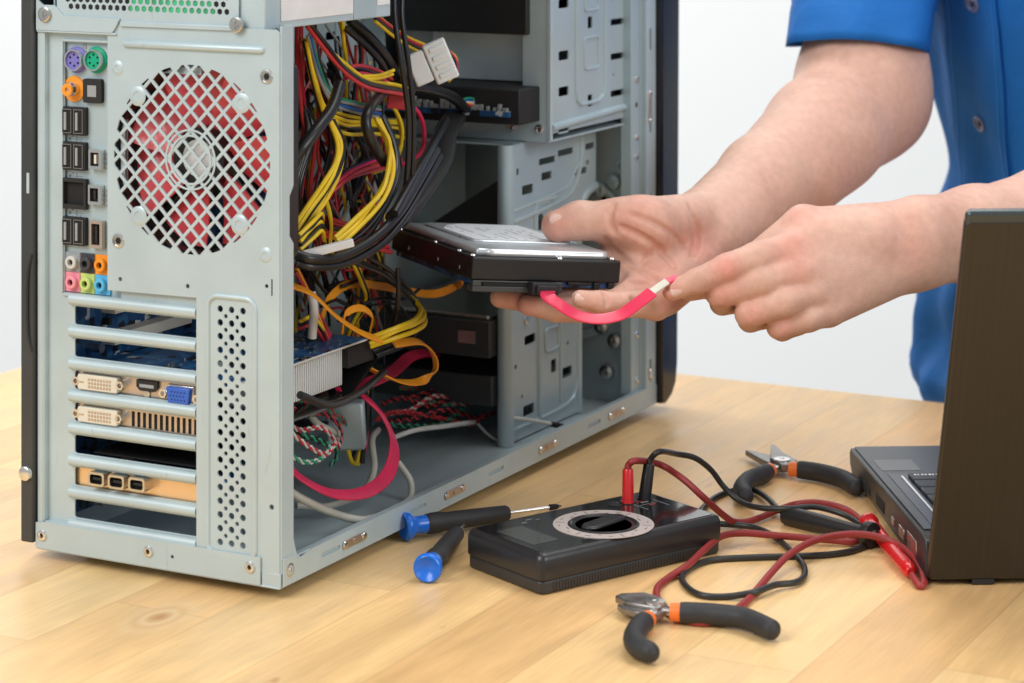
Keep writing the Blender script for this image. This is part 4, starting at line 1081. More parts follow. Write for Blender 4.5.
for k in range(24):
    a = 2 * math.pi * k / 24
    e = np.array([math.cos(a), math.sin(a)]); t_ = np.array([-e[1], e[0]])
    if k % 4 == 1:
        pts_ = [(24.6, -.3), (30.6, -.3), (30.6, .3), (24.6, .3)]
    else:
        h_ = 1.0 + (k * 7 % 3) * .5
        pts_ = [(24.4, -h_), (26.6, -h_), (26.6, h_), (24.4, h_)]
        pts_ = [(24.4, -h_), (25.2, -h_), (25.2, h_), (24.4, h_)] if k % 2 else [(28, -h_), (28.7, -h_), (28.7, h_), (28, h_)]
    b.prism([tuple(np.array(dc) + e * r + t_ * s) for r, s in pts_], 0, .06, lambda p: MF((p[0], p[1], MZ + .76 + p[2])))
b.build('dial_marks', M['lapmark'], rgm, world=True)
kb = MB().lathe([(22.4, 0), (22.2, .9), (21.2, 1.2), (20, .1), (18, -.0), (.1, .0)], MF((dc[0], dc[1], MZ + .4)), (0, 0, 1), 56).build('dial_knob', M['mm1'], mm, world=True)
ka = R_(12)
kx = np.array([math.cos(ka), math.sin(ka)]); ky = np.array([-kx[1], kx[0]])
kp_ = [(-19, -3), (-14, -6), (14, -6), (19, -3), (19, 3), (14, 6), (-14, 6), (-19, 3)]
MB().prism([tuple(np.array(dc) + kx * a + ky * c) for a, c in kp_], -.5, 2.4, lambda p: MF((p[0], p[1], MZ + .8 + p[2]))).build('grip', M['mm1'], kb, world=True, bevel=1.5, bseg=3)
M['lcd'] = mat('lcd_glass', (.055, .062, .056), .08, 0, 0, 10, coat=.5)
l0 = MP(509, 534.5); l1 = MP(569, 540)
MB().prism(rect(10, 20, 30, 58, 1), 0, .15, lambda p: MF((p[0], p[1], MZ + .38 + p[2]))).build('display', M['lcd'], mm, world=True)
b = MB()
for (x, y, a, c) in ((34, 62, 4, 1), (40, 66, 5, .8), (46, 63, 3, .8), (118, 58, 10, .5), (120, 48, 14, .5), (122, 65, 9, .5), (118, 38, .5, 28), (136, 38, .5, 28), (125, 52, 6, 1.6), (60, 9, 6, 1), (44, 12, 4, 1)):
    b.box((x, y, MZ + .38), (x + a, y + c, MZ + .46), MF)
b.build('printed_marks', M['greyw'], fpl, world=True)
b = MB()
for (x, y) in ((123, 55), (130, 60), (126, 45)): b.box((x, y, MZ + .38), (x + 5, y + 1.2, MZ + .47), MF)
b.build('red_marks', M['redw'], fpl, world=True)
jr = MP(628, 503); jk = MP(644.5, 499)
for j_ in (jr, jk, (jr[0] - 9, jr[1] + 2)):
    jj = MB().lathe([(5.2, 0), (5.2, .5), (3.9, .5), (3.7, .1), (.1, .1)], MF((j_[0], j_[1], MZ + .38)), (0, 0, 1), 24).build('socket', M['mm1'], mm, world=True)

# ================================================================== test leads
M['lred'] = mat('red_lead', (.31, .03, .03), .48, 0, .1, 60, .06, 400)
M['lblk'] = mat('black_lead', (.022, .023, .022), .4, 0, .1, 60, .06, 400)
M['redp'] = mat('bright_red_plastic', (.66, .012, .015), .25, 0, .03, 60, coat=.3)
def TZ(l): return [T(px, py, z) for px, py, z in l]
rl = thing('test_lead', 'red test lead looping over the table from meter socket to laptop side', 'test lead', loc=T(760, 560, 0))
rpl = W(629, 470, 1)
tp = MF((jr[0], jr[1], MZ + .5))
MB().lathe([(4.2, 0), (3.9, 3), (3.6, 21), (3.0, 22), (.1, 22)], tp, (0, 0.04, 1), 24).build('plug', M['redp'], rl, world=True)
top = tp + np.array([0, .8, 22])
pts = [top - np.array([0, 0, 3]), top + np.array([.5, 0, 2.5]), top + np.array([6, 1, 5]), T(660, 464.5, 42), T(683, 479, 36), T(703, 497, 26), T(722, 514, 12), T(735, 522, 4.5), T(752, 520.5, 3), T(782, 508.5, 4.5), T(800, 503.5, 9), T(820, 503, 9), T(845, 509, 6), T(860, 520, 3), T(869, 533, 2.4),
       T(855, 541.5, 3), T(830, 540, 4), T(780, 535.8, 6.5), T(745, 533.2, 8), T(722, 536, 9), T(705, 549, 7.5), T(688, 565, 5), T(670, 577, 2.6), T(658, 587, 2.3), T(657, 597, 2.3), T(664, 608, 2.3), T(685, 620, 2.3), T(712, 622, 2.3), T(738, 608, 2.3), T(755, 592, 2.4), T(772, 572, 5), T(790, 554, 9), T(815, 540.5, 12), T(845, 534.5, 13.5), T(872, 535.5, 13), T(895, 543, 10), T(912, 556, 7), T(921, 570, 4), T(924, 583, 2.4), T(919, 585.5, 2.4), T(912, 575, 4)]
MB().tube(pts, 2.25, 12, sub=8).build('cable', M['lred'], rl, world=True)
pa = T(910, 571, 5.5); pb = T(868, 522, 6.5)
d_ = pb - pa; Lp = np.linalg.norm(d_)
pr = MB().lathe([(2.4, -2), (4.2, 0), (4.8, 8), (4.6, Lp * .55), (5.2, Lp * .82), (4.4, Lp - 5), (6.6, Lp - 4), (6.6, Lp - 1.5), (4.2, Lp), (3.6, Lp + 6), (1.2, Lp + 7)], pa, d_, 24).build('probe', M['redp'], rl, world=True)
MB().lathe([(1.0, Lp + 6), (.9, Lp + 15), (.2, Lp + 17)], pa, d_, 12).build('probe_tip', M['chrome'], pr, world=True)

kl = thing('test_lead', 'black test lead looping between the meter and the long-nose pliers', 'test lead', loc=T(720, 510, 0))
tp = MF((jk[0], jk[1], MZ + .5)); ax = nrm((.14, .05, 1))
MB().lathe([(4.4, 0), (4.2, 3), (3.7, 22), (3.0, 23), (.1, 23)], tp, ax, 24).build('plug', M['black'], kl, world=True)
top = tp + ax * 23
pts = [top - ax * 3, top + np.array([1, 0, 3]), top + np.array([7, 0, 8]), T(677, 454, 45), T(695, 458, 40), T(711, 470, 30), T(724, 487, 18), T(741, 502, 10), T(762, 508, 10), T(790, 508.5, 12), T(815, 507, 12), T(842, 514, 9), T(860, 524, 6), T(873, 536, 2.2),
       T(862, 547, 2.1), T(838, 553.5, 2.1), T(800, 556, 2.1), T(750, 557.5, 2.1), T(712, 560, 2.1), T(692, 567, 2.1), T(682, 577, 2.1), T(688, 588, 2.1), T(703, 595.5, 2.1), T(728, 596.5, 2.1), T(755, 592, 4.6), T(775, 585, 4), T(795, 582.5, 3), T(804, 576, 2.1), T(803, 565, 2.1), T(790, 550, 2.2), T(770, 534, 3), T(750, 526.5, 3), T(722, 524, 3), T(705, 523, 2.1), T(700, 516, 2.1), T(703, 508, 2.1), T(716, 497, 2.1), T(735, 490, 2.2), T(752, 489.5, 3), T(766, 497, 4), T(777, 508, 5), T(784, 513, 5)]
MB().tube(pts, 2.0, 12, sub=8).build('cable', M['lblk'], kl, world=True)
pa = T(785, 515, 6); pb = T(866, 534, 8); d_ = pb - pa; Lp = np.linalg.norm(d_)
pr = MB().lathe([(3.6, 0), (6.2, 1), (6.6, 6), (6.0, Lp * .5), (4.8, Lp * .9), (4.6, Lp - 2), (8.2, Lp), (8.6, Lp + 3), (8.2, Lp + 6), (4, Lp + 7), (3.4, Lp + 9), (1, Lp + 10)], pa, d_, 28).build('probe', M['black'], kl, world=True)
MB().lathe([(1.1, Lp + 9), (1.0, Lp + 15), (2, Lp + 16), (1.6, Lp + 18), (.2, Lp + 19)], pa, d_, 12).build('probe_tip', M['chrome'], pr, world=True)

# ================================================================== screwdrivers
M['blue'] = mat('blue_plastic', (.01, .16, .72), .3, 0, .03, 60, coat=.2)
M['rub'] = mat('black_rubber_grip', (.028, .028, .03), .6, 0, .15, 90, .2, 900)
def driver(label, pc_, pe, Ls, rs=1.4, tip=True):
    ax = nrm(pe - pc_); L_ = np.linalg.norm(pe - pc_)
    t = thing('screwdriver', label, 'screwdriver', loc=(pc_[0], pc_[1], 0))
    MB().lathe([(.1, 3.4), (3, 3.0), (5.8, 1.2), (7.6, -.2), (8.8, .6), (9.2, 2.6), (8.6, 4.8), (6.0, 7), (5.6, 10), (5.9, 14.5), (5.9, 17)], pc_, ax, 36).build('cap', M['blue'], t, world=True, smooth=60)
    n_ = 18
    MB().lathe([(5.6, 16), (6.4, 17), (6.9, 21), (6.9, 25), (6.0, 31), (5.9, L_ * .6), (5.3, L_ - 2), (4.4, L_), (1.5, L_ + .3)], pc_, ax, n_).build('grip', M['rub'], t, world=True, smooth=30)
    MB().lathe([(rs, L_), (rs, L_ + Ls - 8), (rs * 1.5, L_ + Ls - 6) if tip else (rs, L_ + Ls - 6), (rs * .9, L_ + Ls - 1), (.2, L_ + Ls)], pc_, ax, 14).build('shaft', M['chrome'], t, world=True)
    if tip: MB().lathe([(rs, L_ + Ls - 9), (rs * 1.7, L_ + Ls - 8), (rs * 1.5, L_ + Ls - 3), (.25, L_ + Ls + 1)], pc_, ax, 10).build('blade_tip', M['blackm'], t, world=True)
    return t
driver('blue capped precision screwdriver lying across the other one, steel blade pointing right', T(403, 527, 9.5), T(508, 513, 8.5), 40, 1.25)
driver('blue capped screwdriver pointing away, partly under the other screwdriver grip', T(427, 569, 9.2), T(457, 533, 7.0), 34, 1.2)

# ================================================================== pliers
M['toolsteel'] = mat('tool_steel', (.30, .29, .28), .38, .9, .25, 90, rvar=.1)
M['org'] = mat('orange_grip', (.90, .20, .03), .45, 0, .03, 60)
def pliers(label, piv, jaws, h1, h2, r_=6.2, size=1.0):
    t = thing('pliers', label, 'pliers', loc=(piv[0], piv[1], 0))
    for i, (pl, hh) in enumerate(zip(jaws, (h1, h2))):
        z0, z1 = (3.4, 7.6) if i else (5.6, 10)
        MB().prism([(p[0], p[1]) for p in pl], z0, z1, lambda p: (p[0], p[1], p[2])).build('jaw', M['toolsteel'], t, world=True, bevel=.8, bseg=2)
        P = hh
        d0 = nrm(P[1] - P[0])
        sh_ = P[0] - nrm(P[0] - piv) * min(14, np.linalg.norm(P[0] - piv) * .9)
        MB().tube([sh_, P[0] + d0 * 4], 1, 10, flat=(7.5, 4.6), sub=1, up=(0, 0, 1)).build('tang', M['chrome'], t, world=True)
        g = MB().tube([P[0] - d0 * .5, P[0] + d0 * 6], [5.0 * size, 5.4 * size], 20, sub=1).build('orange_collar', M['org'], t, world=True)
        Q = [P[0] + d0 * 5.5] + list(P[1:])
        e = nrm(Q[-1] - Q[-2])
        Q = Q + [Q[-1] + e * 4, Q[-1] + e * 6.2]
        rad = [5.9 * size] + [r_ * size] * (len(Q) - 4) + [r_ * size * .96, r_ * size * .75, .6]
        MB().tube(Q, rad, 20, sub=8).build('handle', M['rub'], t, world=True)
    MB().lathe([(6.2, 0), (6.0, 1.1), (2, 1.3), (1.6, .9), (.1, .9)], (piv[0], piv[1], 9.9), (0, 0, 1), 28).build('pivot', M['chrome'], t, world=True)
    return t
def XY(px, py, z=6): p = T(px, py, z); return np.array([p[0], p[1], z])
# side cutters in front
j1 = [XY(*p) for p in ((615, 602), (621, 599.5), (645, 598.5), (662, 604), (668, 611), (656, 614), (640, 611), (628, 609))]
j2 = [XY(*p) for p in ((617, 606), (630, 609), (646, 612), (660, 608), (664, 614), (652, 618), (636, 614), (622, 610))]
pliers('side cutters with short jaws and splayed black handles, nearest the camera', XY(655, 609), [j1, j2],
       [XY(671, 612, 7), XY(690, 613, 7), XY(715, 614.5, 7), XY(745, 618.5, 7), XY(770, 629, 7)],
       [XY(648, 619, 7), XY(640, 626, 7), XY(634, 637, 7), XY(637, 646, 7), XY(649, 652, 7)])
# long-nose pliers behind
j1 = [XY(*p) for p in ((745, 452), (750, 452), (770, 457), (786, 462), (788, 469), (776, 468), (762, 462))]
j2 = [XY(*p) for p in ((771, 449), (775, 450), (784, 458), (797, 465), (795, 470), (781, 470), (770, 463))]
pliers('long-nose pliers with open pointed jaws, lying behind the test leads near the laptop', XY(782, 465.5), [j2, j1],
       [XY(790, 469, 7), XY(803, 470, 7), XY(822, 473, 7), XY(843, 479, 7), XY(856, 487, 7)],
       [XY(770, 470, 7), XY(762, 475, 7), XY(749, 480, 7), XY(742, 489, 7), XY(745, 496, 7)], r_=6.4)

# ================================================================== laptop
lx = np.array([math.cos(R_(2.9)), math.sin(R_(2.9)), 0]); ly = np.array([-lx[1], lx[0], 0])
l0_ = T(926, 585); l0_[2] = 0
LF = lambda p: l0_ + lx * p[0] + ly * p[1] + np.array([0, 0, p[2]])
M['lapb'] = mat('laptop_deck', (.060, .068, .078), .38, .3, .05, 30, .05, 1500)
M['laps'] = mat('laptop_side', (.035, .036, .038), .4, .2, .1, 30, .05, 1500)
M['navy'] = mat('keyboard_well', (.012, .018, .04), .3, 0, 0, 30)
M['key'] = mat('laptop_key', (.025, .03, .036), .45, 0, .05, 60)
lap = thing('laptop', 'dark laptop opened with its brushed brown-black lid back towards the camera', 'laptop', loc=LF((190, 120, 0)))
prof = [(2, 3), (236, 6), (244, 12), (246, 20), (243, 24), (16, 28), (4, 26), (0, 14)]
MB().prism(prof, 0, 372, lambda p: LF((p[2], p[0], p[1]))).build('base', M['laps'], lap, world=True, bevel=1.5, bseg=3)
dk = [(0 + 5, 240), (367, 240), (367, 22), (5, 22)]
zz = lambda y: 24 + (243 - y) / 227 * 4 + .5
well = MB()
def dq(a, b_, o1, o2, m, name, par, th=.0, z=.1):
    (x0, y0), (x1, y1) = a, b_
    vs = [LF((x, y, zz(y) + z + q)) for q in (0, th) for x, y in ((x0, y0), (x1, y0), (x1, y1), (x0, y1))]
    return vs
def dbox(a, b_, z, th):
    (x0, y0), (x1, y1) = a, b_
    return [LF((x, y, zz(y) + z + q)) for q in (0, th) for x, y in ((x0, y0), (x1, y0), (x1, y1), (x0, y1))]
BF = [(0, 3, 2, 1), (4, 5, 6, 7), (0, 1, 5, 4), (1, 2, 6, 5), (2, 3, 7, 6), (3, 0, 4, 7)]
MB().add(dbox((3, 20), (369, 242), -.3, .9), BF).build('palm_rest', M['lapb'], lap, world=True, bevel=.6)
wq = (T(888, 474, 27) - l0_); WX, WY = float(wq @ lx), float(wq @ ly)
MB().add(dbox((WX, 24), (352, WY), .7, .25), BF).build('keyboard_well', M['navy'], lap, world=True)
MB().add(dbox((WX + 7, 28), (WX + 8.6, WY - 8), .9, .8), BF).build('silver_trim', M['chrome'], lap, world=True)
for r_ in range(6):
    y1 = WY - 7 - r_ * 19.5
    x = WX + 12
    ws = ([26, 17, 17, 26, 90, 26, 17, 26, 17, 17, 17] if r_ == 0 else [20 + 4 * (4 - r_)] + [17] * 14)
    for w_ in ws:
        if x + w_ > 342: break
        if r_ < 2 or x < 80:
            MB().add(dbox((x, y1 - 17), (x + w_, y1), .95, 2.4), BF).build('key', M['key'], lap, world=True, bevel=.7)
        x += w_ + 2.2
b = MB()
for i, w_ in enumerate((2.2, 1.2, 2.0, 1.6, 2.2, 1.4, 1.8)):
    b.add(dbox((WX + 15 + i * 2.5, WY - 14), (WX + 15 + i * 2.5 + w_ * .8, WY - 11), 3.4, .08), BF)
b.build('key_print', M['label'], lap, world=True)
def LP(px, py, z=27):
    q = T(px, py, z) - l0_; return float(q @ lx), float(q @ ly)
sa, sb = LP(885, 470), LP(911, 458)
MB().add(dbox((sa[0] - 2, sa[1]), (sb[0], sb[1]), .65, .15), BF).build('sticker', mat('grey_sticker', (.14, .15, .155), .4), lap, world=True)
MB().add(dbox((140, 156), (230, 222), .65, .15), BF).build('touchpad', M['key'], lap, world=True)
for (y0, y1, z0, z1, m_) in ((62, 78, 9, 16, 'chrome'), (92, 100, 10, 15, 'screw'), (26, 52, 8, 19, 'screw'), (124, 150, 9, 17, 'hole'), (170, 196, 9, 14, 'hole')):
    MB().box((-.5, y0, z0), (.4, y1, z1), LF).build('port', M[m_], lap, world=True, bevel=.4)
# lid
lt = np.array([0, -97.0, 233.0]); lt /= np.linalg.norm(lt)
lnm = np.array([0, 233.0, 97.0]) / math.hypot(233, 97)       # towards the screen side
lb0 = np.array([0.0, -3.0, 3.5])
def LL(p):  # (x, along lid, thickness towards screen)
    q = lb0 + lt * p[1] + lnm * p[2]; return LF((p[0], q[1], q[2]))
def lid_mat():
    m = mat('brushed_lid', (.047, .043, .037), .30, .55, 0, 10)
    nt = m.node_tree; b = nt.nodes["Principled BSDF"]
    tc = nt.nodes.new("ShaderNodeTexCoord"); mp = nt.nodes.new("ShaderNodeMapping"); mp.inputs["Scale"].default_value = (900, 6, 6)
    n = nt.nodes.new("ShaderNodeTexNoise"); n.inputs["Scale"].default_value = 1; n.inputs["Detail"].default_value = 3
    nt.links.new(tc.outputs["Object"], mp.inputs[0]); nt.links.new(mp.outputs[0], n.inputs["Vector"])
    bp = nt.nodes.new("ShaderNodeBump"); bp.inputs["Strength"].default_value = .12; bp.inputs["Distance"].default_value = .0003
    nt.links.new(n.outputs[0], bp.inputs["Height"]); nt.links.new(bp.outputs[0], b.inputs["Normal"])
    mr = nt.nodes.new("ShaderNodeMapRange"); mr.inputs[3].default_value = .8; mr.inputs[4].default_value = 1.2
    nt.links.new(n.outputs[0], mr.inputs[0])
    mx = nt.nodes.new("ShaderNodeMix"); mx.data_type = 'RGBA'; mx.blend_type = 'MULTIPLY'; mx.inputs[0].default_value = 1
    mx.inputs[6].default_value = (.047, .043, .037, 1); nt.links.new(mr.outputs[0], mx.inputs[7]); nt.links.new(mx.outputs[2], b.inputs["Base Color"])
    return m
M['lid'] = lid_mat()
M['lidr'] = mat('lid_rim', (.06, .075, .08), .25, .4, 0, 10)
MB().prism(rect(0, 0, 372, 254, 4), -.0, 5.0, lambda p: LL(p)).build('lid', M['lid'], lap, world=True, bevel=1.6, bseg=3)
MB().prism(rect(.4, 249.5, 371.6, 260, 4), .5, 6.4, lambda p: LL(p)).build('lid_rim', M['lidr'], lap, world=True, bevel=2, bseg=3)
MB().prism(rect(.8, 4, 371.2, 254, 3), 5.05, 7.6, lambda p: LL(p)).build('bezel', M['laps'], lap, world=True, bevel=.6)
MB().prism(rect(16, 26, 356, 236, 0), 7.65, 7.8, lambda p: LL(p)).build('screen', M['blackg'], lap, world=True)
MB().box((28, -2.5, .2), (42, 8, 4.5), LF).box((300, -2.5, .2), (314, 8, 4.5), LF).box((8, 222, .2), (20, 234, 6), LF).box((350, 222, .2), (362, 234, 6), LF).build('rubber_foot', M['blackm'], lap, world=True, bevel=.8)
# ================================================================== the person: one continuous skin surface from blended capsules
def smin(a, b, k):
    h = np.maximum(k - np.abs(a - b), 0.0) / k
    return np.minimum(a, b) - h * h * k * .25
def smax(a, b, k): return -smin(-a, -b, k)

class Cap:                                   # round cone between two points; sx squashes it along an axis
    __slots__ = ('a', 'b', 'ra', 'rb', 'ab', 'L2', 'ax', 'q')
    def __init__(s, a, b, ra, rb, ax=None, q=1.0):
        s.a = np.array(a, np.float32); s.b = np.array(b, np.float32); s.ra = ra; s.rb = rb
        s.ab = s.b - s.a; s.L2 = float(s.ab @ s.ab) + 1e-6
        s.ax = None if ax is None else np.array(nrm(ax), np.float32); s.q = q   # thickness factor along ax
    def d(s, P):
        v = P - s.a
        t = np.clip((v @ s.ab) / s.L2, 0, 1)
        w_ = v - t[..., None] * s.ab
        if s.ax is not None:
            c = w_ @ s.ax
            l = np.sqrt(np.maximum((w_ * w_).sum(-1) - c * c, 0) + (c / s.q) ** 2)
            return (l - (s.ra + (s.rb - s.ra) * t)) * (.5 + .5 * s.q)
        return np.sqrt((w_ * w_).sum(-1)) - (s.ra + (s.rb - s.ra) * t)

def poly_caps(pts, rad, ax=None, q=1.0): return [Cap(pts[i], pts[i + 1], rad[i], rad[i + 1], ax, q) for i in range(len(pts) - 1)]

class Field:
    """groups: list of (caps, k_inside, k_join); cuts: list of (caps, k) carved out as creases"""
    def __init__(s, groups, cuts): s.g = groups; s.c = cuts
    def near(s, C, margin):
        """which caps matter for each block centre"""
        return [np.stack([c.d(C) < margin for c in g_[0]], 1) for g_ in s.g], [np.stack([c.d(C) < margin for c in g_[0]], 1) for g_ in s.c]
    def eval(s, P, nr=None, bi=0):
        out = None
        for gi, (caps, ki, kj) in enumerate(s.g):
            d = None
            for ci, c in enumerate(caps):
                if nr is not None and not nr[0][gi][bi, ci]: continue
                x = c.d(P); d = x if d is None else smin(d, x, ki)
            if d is None: continue
            out = d if out is None else smin(out, d, kj)
        if out is None: return np.full(P.shape[:-1], 1e3, np.float32)
        for gi, (caps, k) in enumerate(s.c):
            for ci, c in enumerate(caps):
                if nr is not None and not nr[1][gi][bi, ci]: continue
                out = smax(out, -c.d(P), k)
        return out

def surface_nets(field, lo, hi, h, B=12):
    lo = np.array(lo, float); nb = np.ceil((np.array(hi) - lo) / (h * B)).astype(int)
    gx, gy, gz = np.meshgrid(*[np.arange(n) for n in nb], indexing='ij')
    blk = np.stack([gx, gy, gz], -1).reshape(-1, 3)
    ctr = (lo + (blk + .5) * B * h).astype(np.float32)
    dc_ = field.eval(ctr)
    half = B * h * .5 * math.sqrt(3)
    blk = blk[np.abs(dc_) < half * 1.4 + 12]; 
    g = np.arange(B + 1)
    nr = field.near((lo + (blk + .5) * B * h).astype(np.float32), half + 40)
    L = np.stack(np.meshgrid(g, g, g, indexing='ij'), -1)
    N = (nb * B + 2).astype(np.int64)
    keyf = lambda c: (c[..., 0].astype(np.int64) * N[1] + c[..., 1]) * N[2] + c[..., 2]
    keys, verts, quads = [], [], []
    corners = np.array([(i, j, k) for i in (0, 1) for j in (0, 1) for k in (0, 1)])
    edges = [(a, b) for a in range(8) for b in range(a + 1, 8) if bin(a ^ b).count('1') == 1]
    for bi, bk in enumerate(blk):
        base = bk * B
        P = (lo + (L + base) * h).astype(np.float32)
        S = field.eval(P, nr, bi)
        ins = S < 0
        if ins.all() or not ins.any(): continue
        cs = np.stack([ins[i:B + i, j:B + j, k:B + k] for i, j, k in corners], -1)
        n_in = cs.sum(-1); act = np.argwhere((n_in > 0) & (n_in < 8))
        if len(act):
            vals = np.stack([S[act[:, 0] + i, act[:, 1] + j, act[:, 2] + k] for i, j, k in corners], -1)
            acc = np.zeros((len(act), 3)); cnt = np.zeros(len(act))
            for a, b_ in edges:
                va, vb = vals[:, a], vals[:, b_]
                m = (va < 0) != (vb < 0)
                t = np.where(m, va / np.where(m, va - vb, 1), 0)
                p = corners[a] + (corners[b_] - corners[a]) * t[:, None]
                acc += p * m[:, None]; cnt += m
            verts.append(lo + (act + base + acc / cnt[:, None]) * h); keys.append(keyf(act + base))
        for ax in range(3):
            e = np.zeros(3, int); e[ax] = 1
            A_ = ins[:B, :B, :B]; B_ = ins[e[0]:B + e[0], e[1]:B + e[1], e[2]:B + e[2]]
            E_ = np.argwhere(A_ != B_)
            if not len(E_): continue
            o1 = np.zeros(3, int); o1[(ax + 1) % 3] = 1; o2 = np.zeros(3, int); o2[(ax + 2) % 3] = 1
            c0 = E_ + base
            ok = (c0 - o1 - o2 >= 0).all(1); c0 = c0[ok]; E_ = E_[ok]
            q = np.stack([keyf(c0 - o1 - o2), keyf(c0 - o2), keyf(c0), keyf(c0 - o1)], -1)
            f_ = A_[E_[:, 0], E_[:, 1], E_[:, 2]]
            q[~f_] = q[~f_][:, ::-1]
            quads.append(q)
    keys = np.concatenate(keys); verts = np.concatenate(verts); quads = np.concatenate(quads)
    o = np.argsort(keys); keys = keys[o]; verts = verts[o]
    idx = np.searchsorted(keys, quads); idx = np.clip(idx, 0, len(keys) - 1)
    good = (keys[idx] == quads).all(1)
    return verts, idx[good]

def relax(V, Q, it=2, lam=.5):
    for _ in range(it):
        acc = np.zeros_like(V); cnt = np.zeros(len(V))
        for a, b_ in ((0, 1), (1, 2), (2, 3), (3, 0)):
            np.add.at(acc, Q[:, a], V[Q[:, b_]]); np.add.at(cnt, Q[:, a], 1)
            np.add.at(acc, Q[:, b_], V[Q[:, a]]); np.add.at(cnt, Q[:, b_], 1)
        V = V + lam * (acc / np.maximum(cnt, 1)[:, None] - V)
    return V

PW = lambda *l: [W(*p) for p in l]
# ---- right arm and hand (holds the drive)
wristR = W(705, 232, 1700); elbR = W(866, 96, 1915); shR = np.array([338., 2075., 505.])
fa = nrm(wristR - elbR)
perp = nrm(np.cross(fa, (0.1, -1, .25)))                      # across the wrist, in the picture plane
g_armR = [Cap(shR, elbR + np.array([-3, 0, 22.]), 48, 44.5), Cap(elbR + np.array([-3, 0, 22.]), elbR, 44.5, 41)]
mid = elbR + (wristR - elbR) * .30; m2 = elbR + (wristR - elbR) * .66
g_foreR = [Cap(elbR, mid, 42, 43), Cap(mid + perp * 3, m2 + perp * 7, 41, 27), Cap(mid - perp * 3, m2 - perp * 7, 41, 27),
           Cap(m2 + perp * 7, wristR + perp * 9, 27, 19.5), Cap(m2 - perp * 7, wristR - perp * 9, 27, 19.5),
           Cap(m2, wristR, 27, 21), Cap(W(873, 106, 1915), W(800, 178, 1800), 38, 32)]
mI, mM, mR, mP = W(628, 250, 1650), W(632, 274, 1632), W(640, 290, 1618), W(655, 303, 1608)
g_palmR = [Cap(wristR + perp * 8, mI, 17, 12.5), Cap(wristR + perp * 2, mM, 17, 12.5), Cap(wristR - perp * 6, mR, 17, 12.5), Cap(wristR - perp * 13, mP, 16, 12),
           Cap(W(694, 262, 1680), W(664, 292, 1622), 17, 13.5)]                       # heel on the little-finger side
g_thenR = [Cap(W(688, 218, 1678), W(645, 225, 1640), 17, 19), Cap(W(645, 225, 1640), W(622, 221, 1640), 18, 15.5), Cap(W(612, 231, 1648), W(620, 252, 1654), 12.5, 11.5)]
thumbR = [W(634, 222, 1640), W(603, 221, 1640), W(580, 220.5, 1640), W(557, 226, 1637)]
g_thR = poly_caps(thumbR, [15.5, 13.0, 13.2, 10.9])
def fing(pts, rad): return poly_caps(pts, rad)
g_iR = fing([mI, W(590, 282, 1640), W(548, 299, 1640), W(522, 298, 1650)], [11.5, 9.3, 8.2, 6.8])
g_mR = fing([mM, W(588, 300, 1612), W(540, 302, 1608), W(500, 297.5, 1612)], [11.5, 9.6, 8.4, 7.0])
g_rR = fing([mR, W(600, 309, 1603), W(556, 309.5, 1597), W(528, 304.5, 1600)], [11.2, 9.6, 8.4, 7.2])
g_pR = fing([mP, W(624, 304.5, 1589), W(600, 302, 1580), W(580, 299, 1577)], [10.8, 8.4, 7.2, 6.0])
# palm creases
def crease(pts, r): return poly_caps(pts, [r] * len(pts))
def hitz(P0, off): return [np.array(p) + np.array(off) for p in P0]
# ---- left arm and hand (points at the cable end)
wristL = W(918, 243, 1648); elbL = np.array([462., 1785., 186.]); shL = np.array([560., 1880., 490.])
fl_ = nrm(elbL - wristL); perL = nrm(np.cross(fl_, (0, 1, 0)))
mid = wristL + (elbL - wristL) * .62; m2 = wristL + (elbL - wristL) * .25
g_armL = [Cap(shL, elbL, 52, 44)]
g_foreL = [Cap(elbL, mid, 41, 36), Cap(mid, m2 + perL * 6, 36, 25), Cap(mid, m2 - perL * 6, 36, 25),
           Cap(m2 + perL * 6, wristL + perL * 10, 26, 20), Cap(m2 - perL * 6, wristL - perL * 10, 26, 20), Cap(m2, wristL, 26, 20)]
nI, nM, nR, nP = W(792, 250, 1612), W(800, 271, 1604), W(812, 292, 1604), W(828, 310, 1608)
sgn = 1 if perL[2] > 0 else -1
g_palmL = [Cap(wristL + perL * sgn * 12, nI, 17, 13), Cap(wristL + perL * sgn * 4, nM, 18, 12.5), Cap(wristL - perL * sgn * 4, nR, 18, 12), Cap(wristL - perL * sgn * 12, nP, 17, 11.5),
           Cap(W(870, 235, 1632), W(810, 240, 1622), 18, 15)]
g_thL0 = [Cap(W(880, 228, 1645), W(804, 225, 1632), 15, 11.8)]
g_thL = poly_caps([W(803, 223, 1632), W(752, 262, 1622), W(712, 284, 1610), W(690, 290, 1601)], [12.5, 10.5, 9, 7.5])
g_iL = fing([nI, W(757, 258, 1600), W(727, 268.5, 1592), W(697, 281, 1586), W(672, 290.5, 1584)], [12.5, 10.6, 9.9, 8.2, 6.9])
g_mL = fing([nM, W(760, 282, 1594), W(720, 293.5, 1592), W(722, 303, 1612), W(745, 303, 1625)], [12.0, 10.6, 9.3, 8, 7])
g_rL = fing([nR, W(784, 302, 1592), W(749, 314, 1591), W(750, 320, 1610), W(770, 318, 1622)], [11.6, 10.2, 9.2, 8, 7])
g_pL = fing([nP, W(808, 318, 1598), W(779, 327, 1597), W(782, 330, 1612), W(800, 326, 1622)], [11, 9.2, 8.0, 7.2, 6.2])
# ---- inside the shirt
core = [Cap(shR, (470, 2000, 500), 50, 70), Cap((470, 2000, 500), shL, 70, 52), Cap((470, 2010, 480), (475, 2020, 150), 78, 70), Cap((470, 2005, 520), (455, 1990, 620), 62, 55)]

